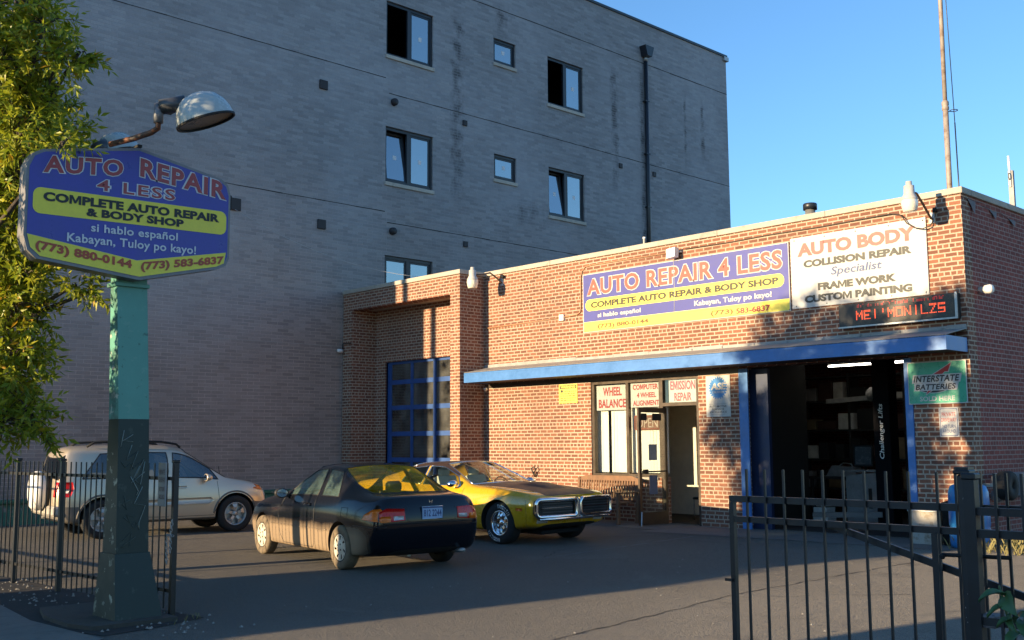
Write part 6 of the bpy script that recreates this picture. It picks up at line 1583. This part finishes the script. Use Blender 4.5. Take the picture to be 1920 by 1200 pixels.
pt('(773) 880-0144', -13.99, -13.08, 0, .105, s_num, .02, lambda y: 3.425 - .095 * (y + 14.02)); pt('(773) 583-6837', -12.99, -12.11, 0, .105, s_num, .02, lambda y: 3.325 + .185 * (y + 13.02))
mb = MB(); mb.tube([(XS - .08, -12.03, 4.28), (XS - .08, -12.0, 4.26), (XS - .08, -12.0, 4.12), (XS - .08, -12.03, 4.10)], .012, 6); mb.build('lifting_lug', m_blackm, t)
mb = MB(); mb.box(XS - .19, XS + .012, -13.065, -13.02, 4.575, 4.60); mb.build('top_trim', m_blackm, t)
# graffiti scratches
scr = M('scratched_graffiti', (.22, .25, .22), .7)
mb = MB()
def gp(px, py):   # strokes measured on the road-facing side of the post (Y, Z)
    return (fX(py) + .004, px, py)
for st in ([(-13.06, 1.80), (-13.09, 1.64)], [(-12.97, 1.76), (-13.07, 1.70), (-12.97, 1.69)], [(-12.98, 1.66), (-13.03, 1.52), (-12.92, 1.60), (-12.99, 1.42), (-12.86, 1.52), (-12.95, 1.34)], [(-12.90, 1.46), (-12.98, 1.30), (-12.85, 1.40)], [(-12.85, 1.50), (-12.89, 1.28), (-12.94, 1.32)], [(-12.87, 1.26), (-12.95, 1.10), (-12.84, 1.08), (-12.90, .92), (-12.90, .86)], [(-12.99, 1.36), (-12.91, 1.22), (-12.93, 1.18)]):
    mb.tube([gp(*p) for p in st], .0045, 5)
mb.build('graffiti', scr, t)
mb = MB()
for st in ([(-13.05, 1.18), (-13.02, 1.05), (-13.07, 1.10), (-12.99, 1.14)], [(-13.05, .98), (-12.98, .92), (-13.02, 1.0), (-12.95, .98)], [(-12.97, .90), (-12.94, .93), (-12.92, .90), (-12.95, .87), (-12.97, .90)], [(-13.06, .76), (-12.97, .84), (-12.99, .70), (-13.07, .70), (-12.93, .79)], [(-13.08, 1.50), (-13.04, 1.44), (-12.99, 1.49), (-12.96, 1.43)]):
    mb.tube([gp(*p) for p in st], .003, 5)
mb.build('graffiti_faint', M('faint_graffiti', (.085, .11, .09), .8), t)
# floodlights above the sign
def sign_lamp(label, base, elbow, top, head, axis, R0=.275):
    t = thing('sign_floodlight', label, 'lamp', base, group='floodlights above the pole sign')
    rp = rust_mat('rusty_pipe', (.05, .035, .03), (.20, .07, .03), .45, .55)
    mb = MB(); b, e, tp = Vector(base), Vector(elbow), Vector(top)
    mb.tube([b, b.lerp(e, .5) + Vector((0, 0, -.01)), e.lerp(b, .12), e + (tp - e) * .25, tp], .028, 10); mb.build('arm', rp, t)
    mb = MB(); mb.tube([tp + Vector((0, 0, -.02)), tp + Vector((0, 0, .16))], .045, 12); mb.box(tp.x - .01, tp.x + .03, tp.y + .02, tp.y + .13, tp.z + .08, tp.z + .13, .01); mb.build('clamp', M('clamp_grey', (.16, .17, .19), .5, metal=.3), t)
    a = Vector(axis).normalized(); x = a.orthogonal().normalized(); y = a.cross(x); h = Vector(head)
    prof = [(R0, 0), (R0 * 1.0, .035), (R0 * .95, .10), (R0 * .84, .17), (R0 * .62, .24), (R0 * .34, .275), (0, .285)]
    def rev(mb, pr, seg=36):
        n = len(pr); mb.smooth = True
        mb.add([h + x * (r_ * math.cos(2 * math.pi * k / seg)) + y * (r_ * math.sin(2 * math.pi * k / seg)) + a * d for k in range(seg) for r_, d in pr], [(k * n + j, ((k + 1) % seg) * n + j, ((k + 1) % seg) * n + j + 1, k * n + j + 1) for k in range(seg) for j in range(n - 1)])
    mb = MB(); rev(mb, prof); mb.build('reflector', M('reflector_enamel', (.42, .46, .46), .25, metal=0, var=.2, scale=4), t)
    mb = MB(); rev(mb, [(0, .012), (R0 * .95, .012)]); mb.build('lens', M('dusty_lens', (.20, .17, .14), .3, var=.3), t)
    mb = MB(); rev(mb, [(R0 + .008, -.008), (R0 + .012, .012), (R0 - .012, .014), (R0 - .012, -.008), (R0 + .008, -.008)]); mb.build('rim_ring', m_blackm, t)
    s_ = h + a * .215; d_ = (tp + Vector((0, 0, .13)) - s_).normalized()
    mb = MB(); mb.tube([s_ + d_ * .12, s_ + d_ * .36], .072, 16); mb.tube([s_ + d_ * .36, s_ + d_ * .375], .05, 12); mb.build('ballast_housing', M('ballast_grey', (.07, .075, .085), .4, metal=.3), t)
    mb = MB(); mb.bar(tp + Vector((0, .1, .10)), s_ + d_ * .18 + Vector((0, 0, -.05)), .03, .03); mb.build('bracket', m_blackm, t)
sign_lamp('large grey dome floodlight on a rusty bent pipe above the pole sign', (-2.50, -13.32, 4.56), (-1.98, -13.08, 4.63), (-1.93, -13.10, 4.71), (-1.72, -12.72, 4.73), (-.1, -.33, .94))
sign_lamp('pale dome floodlight behind the hexagonal sign top', (-2.75, -13.30, 4.56), (-3.1, -13.15, 4.58), (-3.2, -13.10, 4.60), (-3.25, -12.90, 4.64), (-.3, -.2, .93), .24)

# raised concrete pad and kerb round the sign foot
mb = MB(); pts = [(-3.75, -13.34), (-3.2, -13.50), (-2.55, -13.52), (-2.22, -13.42), (-2.20, -12.62), (-3.7, -12.62)]
mb.prism([(x, y, 0) for x, y in pts], (0, 0, 1), .045); tag(mb.build('sign_pad', concrete_mat('old_pad_concrete', (.075, .066, .054))), kind='structure')
# ------------------------------------------------------------------ trees
def leaf_mat(name, c1, c2, c3):
    k = NT(name)
    gi = k.n('NewGeometry')
    f = gi.outputs['Random Per Island']
    c = k.mix(k.ramp(f, .1, .9), c1, c2)
    c = k.mix(k.math('GREATER_THAN', f, .965), c, c3)
    c = k.mix(k.math('MULTIPLY', k.ramp(k.noise(1.4, 3), .4, .7), .4), c, tuple(x * .75 for x in c1))
    k.set(Base_Color=c, Roughness=.42)
    k.b.inputs['Specular IOR Level'].default_value = .4
    tr = k.n('BsdfTranslucent'); k.l(k.mix(.5, c, (.30, .36, .02)), tr.inputs[0])
    m = k.n('MixShader'); m.inputs[0].default_value = .42
    k.l(k.b.outputs[0], m.inputs[1]); k.l(tr.outputs[0], m.inputs[2]); k.l(m.outputs[0], k.out.inputs[0])
    return k.m
m_leaf = leaf_mat('ash_leaves', (.15, .225, .024), (.45, .43, .03), (.50, .28, .02))
m_bark = M('tree_bark', (.075, .058, .042), .9, var=.5, scale=12, bump=.5)

def make_tree(name, label, foot, lumps, nl, leaf, seed, limbs_to=None):
    """lumps: (centre, radius, weight); leaves grow in sprays off twigs inside every lump"""
    rg = np.random.default_rng(seed); rnd = random.Random(seed)
    t = thing(name, label, 'tree', foot)
    F0 = Vector(foot)
    vs = []; fs = []; tw = MB()
    fork = F0 + Vector((0, 0, 2.0))
    tr = MB(); tr.tube([F0 + Vector((0, 0, -.1)), F0 + Vector((.02, .03, .15)), F0 + Vector((.0, .0, 1.0)), fork], [.24, .17, .14, .12], 12)
    tot = sum(l[1] ** 2 * l[2] for l in lumps)
    for (c, r_, w) in lumps:
        c = Vector(c)
        mid = fork.lerp(c, .5) + Vector((rnd.uniform(-.15, .15), rnd.uniform(-.15, .15), .18))
        tr.tube([fork + Vector((0, 0, -.15)), fork.lerp(mid, .5), mid, c], [.075, .055, .035, .016], 7)
        n = max(3, int(nl * r_ ** 2 * w / tot))
        if r_ < .2: n = max(n, int(5 + 60 * r_))
        for i in range(n):
            d = Vector(rg.normal(size=3)); d.normalize()
            rad = r_ * (rnd.random() ** .45)
            p = c + Vector((d.x * rad, d.y * rad, d.z * rad * .9))
            q = c + Vector((d.x, d.y, d.z * .9)) * rad * .35
            ax = (p - q).normalized() if (p - q).length > .02 else d
            ax = (ax + Vector((0, 0, -.15)) + Vector(rg.normal(size=3)) * .25).normalized()
            ln = rnd.uniform(.16, .30)
            if i % 3 == 0: tw.tube([q, q.lerp(p, .6) + Vector((0, 0, .02)), p, p + ax * ln], [.011, .008, .005, .0025], 4, False)
            nn = rnd.randint(9, 14)
            s0 = ax.orthogonal().normalized(); s1 = ax.cross(s0)
            for k in range(nn):
                tt = (k + .5) / nn; a = k * 2.4 + rnd.random()
                side = s0 * math.cos(a) + s1 * math.sin(a)
                dl = (side * .9 + ax * rnd.uniform(.25, .9) + Vector((0, 0, -.18))).normalized() if k < nn - 1 else ax
                b = p + ax * ln * tt
                L_ = leaf * rnd.uniform(.65, 1.2); wv = dl.cross(Vector(rg.normal(size=3))).normalized() * L_ * .17
                up = dl.cross(wv).normalized() * L_ * .06
                o = len(vs)
                vs += [tuple(b), tuple(b + dl * L_ * .42 + wv + up), tuple(b + dl * L_), tuple(b + dl * L_ * .42 - wv + up)]
                fs += [(o, o + 1, o + 2), (o, o + 2, o + 3)]
    me = bpy.data.meshes.new('crown'); me.from_pydata([(a - foot[0], b - foot[1], c - foot[2]) for a, b, c in vs], [], fs); me.materials.append(m_leaf); me.update(); link('crown', me, t)
    to = tr.build('trunk', m_bark, t); tw.build('twigs', m_bark, to)
    return t
LM = [((-3.39, -14.0, 5.17), 0.34, 1.9), ((-3.08, -13.94, 5.37), 0.24, 1.6), ((-2.86, -13.69, 5.43), 0.16, 1.6), ((-2.78, -13.54, 5.52), 0.07, 1.4), ((-2.82, -13.87, 5.72), 0.18, 1.5), ((-3.43, -14.09, 5.76), 0.3, 1.7), ((-3.69, -13.92, 4.42), 0.32, 1.8), ((-3.17, -13.95, 4.77), 0.26, 1.5), ((-3.0, -13.79, 4.82), 0.13, 1.4), ((-3.86, -13.84, 4.02), 0.3, 1.7), ((-3.88, -13.86, 3.36), 0.34, 1.8), ((-3.58, -13.79, 3.07), 0.26, 1.5), ((-3.86, -13.79, 2.39), 0.36, 1.8), ((-3.41, -13.65, 2.0), 0.18, 1.5), ((-3.49, -13.87, 1.9), 0.22, 1.6), ((-3.51, -13.74, 2.58), 0.2, 1.4), ((-2.43, -13.78, 4.48), 0.08, 1.0), ((-3.09, -13.38, 3.24), 0.07, 0.6), ((-3.05, -13.23, 3.19), 0.05, 0.6), ((-3.42, -13.73, 3.37), 0.18, 1.4), ((-3.49, -13.83, 3.75), 0.2, 1.5), ((-3.43, -13.61, 2.96), 0.13, 1.3), ((-3.39, -13.57, 1.84), 0.1, 1.2), ((-3.02, -14.08, 5.96), 0.26, 1.6), ((-5.99, -14.43, 3.95), 0.43, 1.0), ((-6.36, -14.09, 5.72), 0.58, 1.0), ((-4.85, -14.29, 4.42), 0.46, 1.0), ((-6.13, -14.43, 3.33), 0.6, 1.0), ((-4.72, -13.62, 5.32), 0.44, 1.0), ((-5.83, -13.83, 5.09), 0.59, 1.0), ((-4.61, -14.45, 4.66), 0.55, 1.0), ((-5.41, -14.35, 4.21), 0.42, 1.0), ((-4.49, -13.55, 4.46), 0.47, 1.0), ((-4.55, -13.89, 5.6), 0.59, 1.0), ((-5.41, -14.07, 4.64), 0.49, 1.0), ((-6.15, -14.2, 5.36), 0.41, 1.0), ((-6.4, -13.83, 3.55), 0.52, 1.0), ((-5.49, -14.16, 5.99), 0.44, 1.0), ((-5.61, -14.32, 4.75), 0.46, 1.0), ((-5.73, -13.69, 3.69), 0.52, 1.0), ((-4.56, -14.43, 2.81), 0.45, 1.0), ((-4.85, -13.84, 3.41), 0.47, 1.0), ((-6.12, -14.02, 2.75), 0.55, 1.0), ((-4.57, -13.45, 5.1), 0.61, 1.0), ((-2.95, -15.7, 2.3), 0.42, 0.9), ((-2.8, -15.9, 3.3), 0.42, 0.9), ((-2.95, -15.8, 4.3), 0.42, 0.9), ((-2.5, -16.0, 5.35), 0.42, 0.9), ((-3.3, -15.9, 5.9), 0.42, 0.9), ((-2.7, -15.8, 2.9), 0.42, 0.9)]
make_tree('street_tree', 'leafy street tree with yellow green foliage at the left edge beside pole sign', (-5.2, -14.35, 0), LM, 5000, .11, 5)
rnd = random.Random(12); L2 = []
for i in range(16):
    a = rnd.uniform(0, 6.28); r_ = rnd.uniform(.2, 1.25)
    L2.append(((-7.3 + r_ * math.cos(a), -15.9 + r_ * math.sin(a), 2.4 + rnd.random() * 2.7), rnd.uniform(.35, .6), .9))
make_tree('street_tree', 'second street tree farther along the sidewalk shading the awning', (-7.3, -15.9, 0), L2, 1500, .12, 9)

# young plant in the foreground corner
t = thing('sapling', 'young broad leaved sapling in front of the right fence', 'plant', (6.28, -14.42, 0))
k = NT('sapling_leaf'); k.set(Base_Color=k.mix(k.ramp(k.noise(9, 4), .3, .7), (.035, .085, .025), (.075, .15, .05)), Roughness=.45); m_sap = k.m
mb = MB(); mb.tube([(6.33, -14.40, 0), (6.30, -14.41, .6), (6.285, -14.43, 1.0), (6.262, -14.44, 1.18), (6.245, -14.445, 1.265)], [.009, .008, .006, .004, .003], 7); mb.build('stem', M('green_stem', (.06, .10, .03), .6), t)
def broad_leaf(base, tip, width, droop, nrm):
    b, e = Vector(base), Vector(tip); d = e - b; n_ = Vector(nrm).normalized(); w_ = d.cross(n_).normalized(); n_ = w_.cross(d).normalized()
    m_ = MB(); m_.smooth = True; vs = []; N = 9
    for i in range(N):
        s = i / (N - 1); c = b + d * s + Vector((0, 0, -droop * s * s)) + n_ * (.012 * math.sin(math.pi * s)); hw = width * (math.sin(math.pi * min(1, s * .92 + .06)) ** .8) * (1 if i % 2 else .9) * (1 - .35 * s)
        vs += [tuple(c - w_ * hw + n_ * .010), tuple(c), tuple(c + w_ * hw + n_ * .010)]
    m_.add(vs, [(3 * i + j, 3 * i + j + 1, 3 * i + j + 4, 3 * i + j + 3) for i in range(N - 1) for j in (0, 1)])
    m_.build('leaf', m_sap, t)
broad_leaf((6.259, -14.442, 1.238), (6.217, -14.514, 1.236), 0.018, 0.012, (0, -0.5, 1))
broad_leaf((6.258, -14.442, 1.238), (6.305, -14.481, 1.214), 0.03, 0.02, (-0.3, -1, 0.6))
broad_leaf((6.271, -14.442, 1.206), (6.237, -14.513, 1.193), 0.013, 0.008, (0, -0.4, 1))
broad_leaf((6.283, -14.443, 1.169), (6.258, -14.508, 1.166), 0.014, 0.004, (0, -0.5, 1))
broad_leaf((6.283, -14.442, 1.176), (6.336, -14.472, 1.192), 0.02, 0.01, (0, -0.5, 1))
broad_leaf((6.277, -14.441, 1.196), (6.305, -14.487, 1.174), 0.02, 0.02, (-0.5, -1, 0.3))
broad_leaf((6.295, -14.442, 1.143), (6.278, -14.508, 1.116), 0.02, 0.01, (0, -0.6, 1))
broad_leaf((6.298, -14.435, 1.177), (6.324, -14.484, 1.145), 0.02, 0.01, (0.2, -1, 0.5))
# dry weeds by the shop corner and along the fence foot
m_weed = M('dry_weeds', (.22, .19, .07), .8, var=.5, scale=20)
mb = MB(); rg = random.Random(31)
for (cx_, cy_, n, sp, hh) in ((1.1, -1.1, 90, .45, .22), (2.2, .6, 140, .8, .45), (-2.3, -12.5, 14, .2, .06), (.9, -.4, 50, .3, .2)):
    for i in range(n):
        x, y = rg.gauss(cx_, sp), rg.gauss(cy_, sp * .5)
        if y > -.05 and x < .05: continue
        for b_ in range(3):
            h_ = hh * rg.uniform(.4, 1.2); a = rg.random() * 6.28; dx, dy = math.cos(a) * h_ * .5, math.sin(a) * h_ * .5
            mb.add([(x - .006, y, 0), (x + .006, y, 0), (x + dx * .5, y + dy * .5, h_ * .7), (x + dx, y + dy, h_)], [(0, 1, 2), (2, 1, 3)])
tag(mb.build('weeds', m_weed), kind='stuff')

# ------------------------------------------------------------------ across the street, behind the camera: unseen truck and van added for shade; pole
t = thing('box_truck', 'white box truck added out of view to shade the lot', 'truck', (-5.6, -24, 0))
m_truck = M('truck_white', (.55, .55, .54), .5)
MB().box(-7.4, -4.6, -25.1, -22.9, .9, 3.62, .03).build('cargo_box', m_truck, t)
mb = MB(); mb.prism([(-4.5, -25.0, .55), (-3.05, -25.0, .55), (-3.0, -25.0, 1.45), (-3.45, -25.0, 1.65), (-3.95, -25.0, 2.55), (-4.5, -25.0, 2.6)], (0, 1, 0), 2.0); mb.build('cab', m_truck, t)
MB().box(-8.0, -3.2, -24.6, -23.4, .45, .88).build('chassis', m_blackm, t)
for x in (-7.0, -3.8):
    for y in (-24.85, -23.15): MB().lathe([(0, y - .12), (.42, y - .12), (.45, y - .08), (.45, y + .08), (.42, y + .12), (0, y + .12)], 24, 'Y', (x, 0, .45)).build('wheel', m_rubber, t)
t = thing('panel_van', 'grey panel van added out of view to shade the gate', 'van', (2.2, -24, 0))
mb = MB(); mb.prism([(-.35, -24.9, .35), (5.9, -24.9, .35), (5.9, -24.9, 1.2), (5.5, -24.9, 1.6), (5.0, -24.9, 3.3), (-.2, -24.9, 3.4)], (0, 1, 0), 1.85); mb.build('body', m_lampgrey, t)
for x in (.6, 4.2):
    for y in (-24.8, -23.15): MB().lathe([(0, y - .1), (.33, y - .1), (.36, y), (.33, y + .1), (0, y + .1)], 24, 'Y', (x, 0, .36)).build('wheel', m_rubber, t)
t = thing('utility_pole', 'wooden utility pole standing by the street at the grey building corner', 'pole', (-17.0, -15.4, 0))
MB().tube([(-17.0, -15.4, 0), (-17.0, -15.4, 11)], [.14, .11], 12).build('shaft', m_bark, t); MB().box(-18.2, -15.8, -15.45, -15.33, 10.2, 10.34).build('cross_arm', m_bark, t)

for o in bpy.data.objects:
    if '_local' in o: del o['_local']
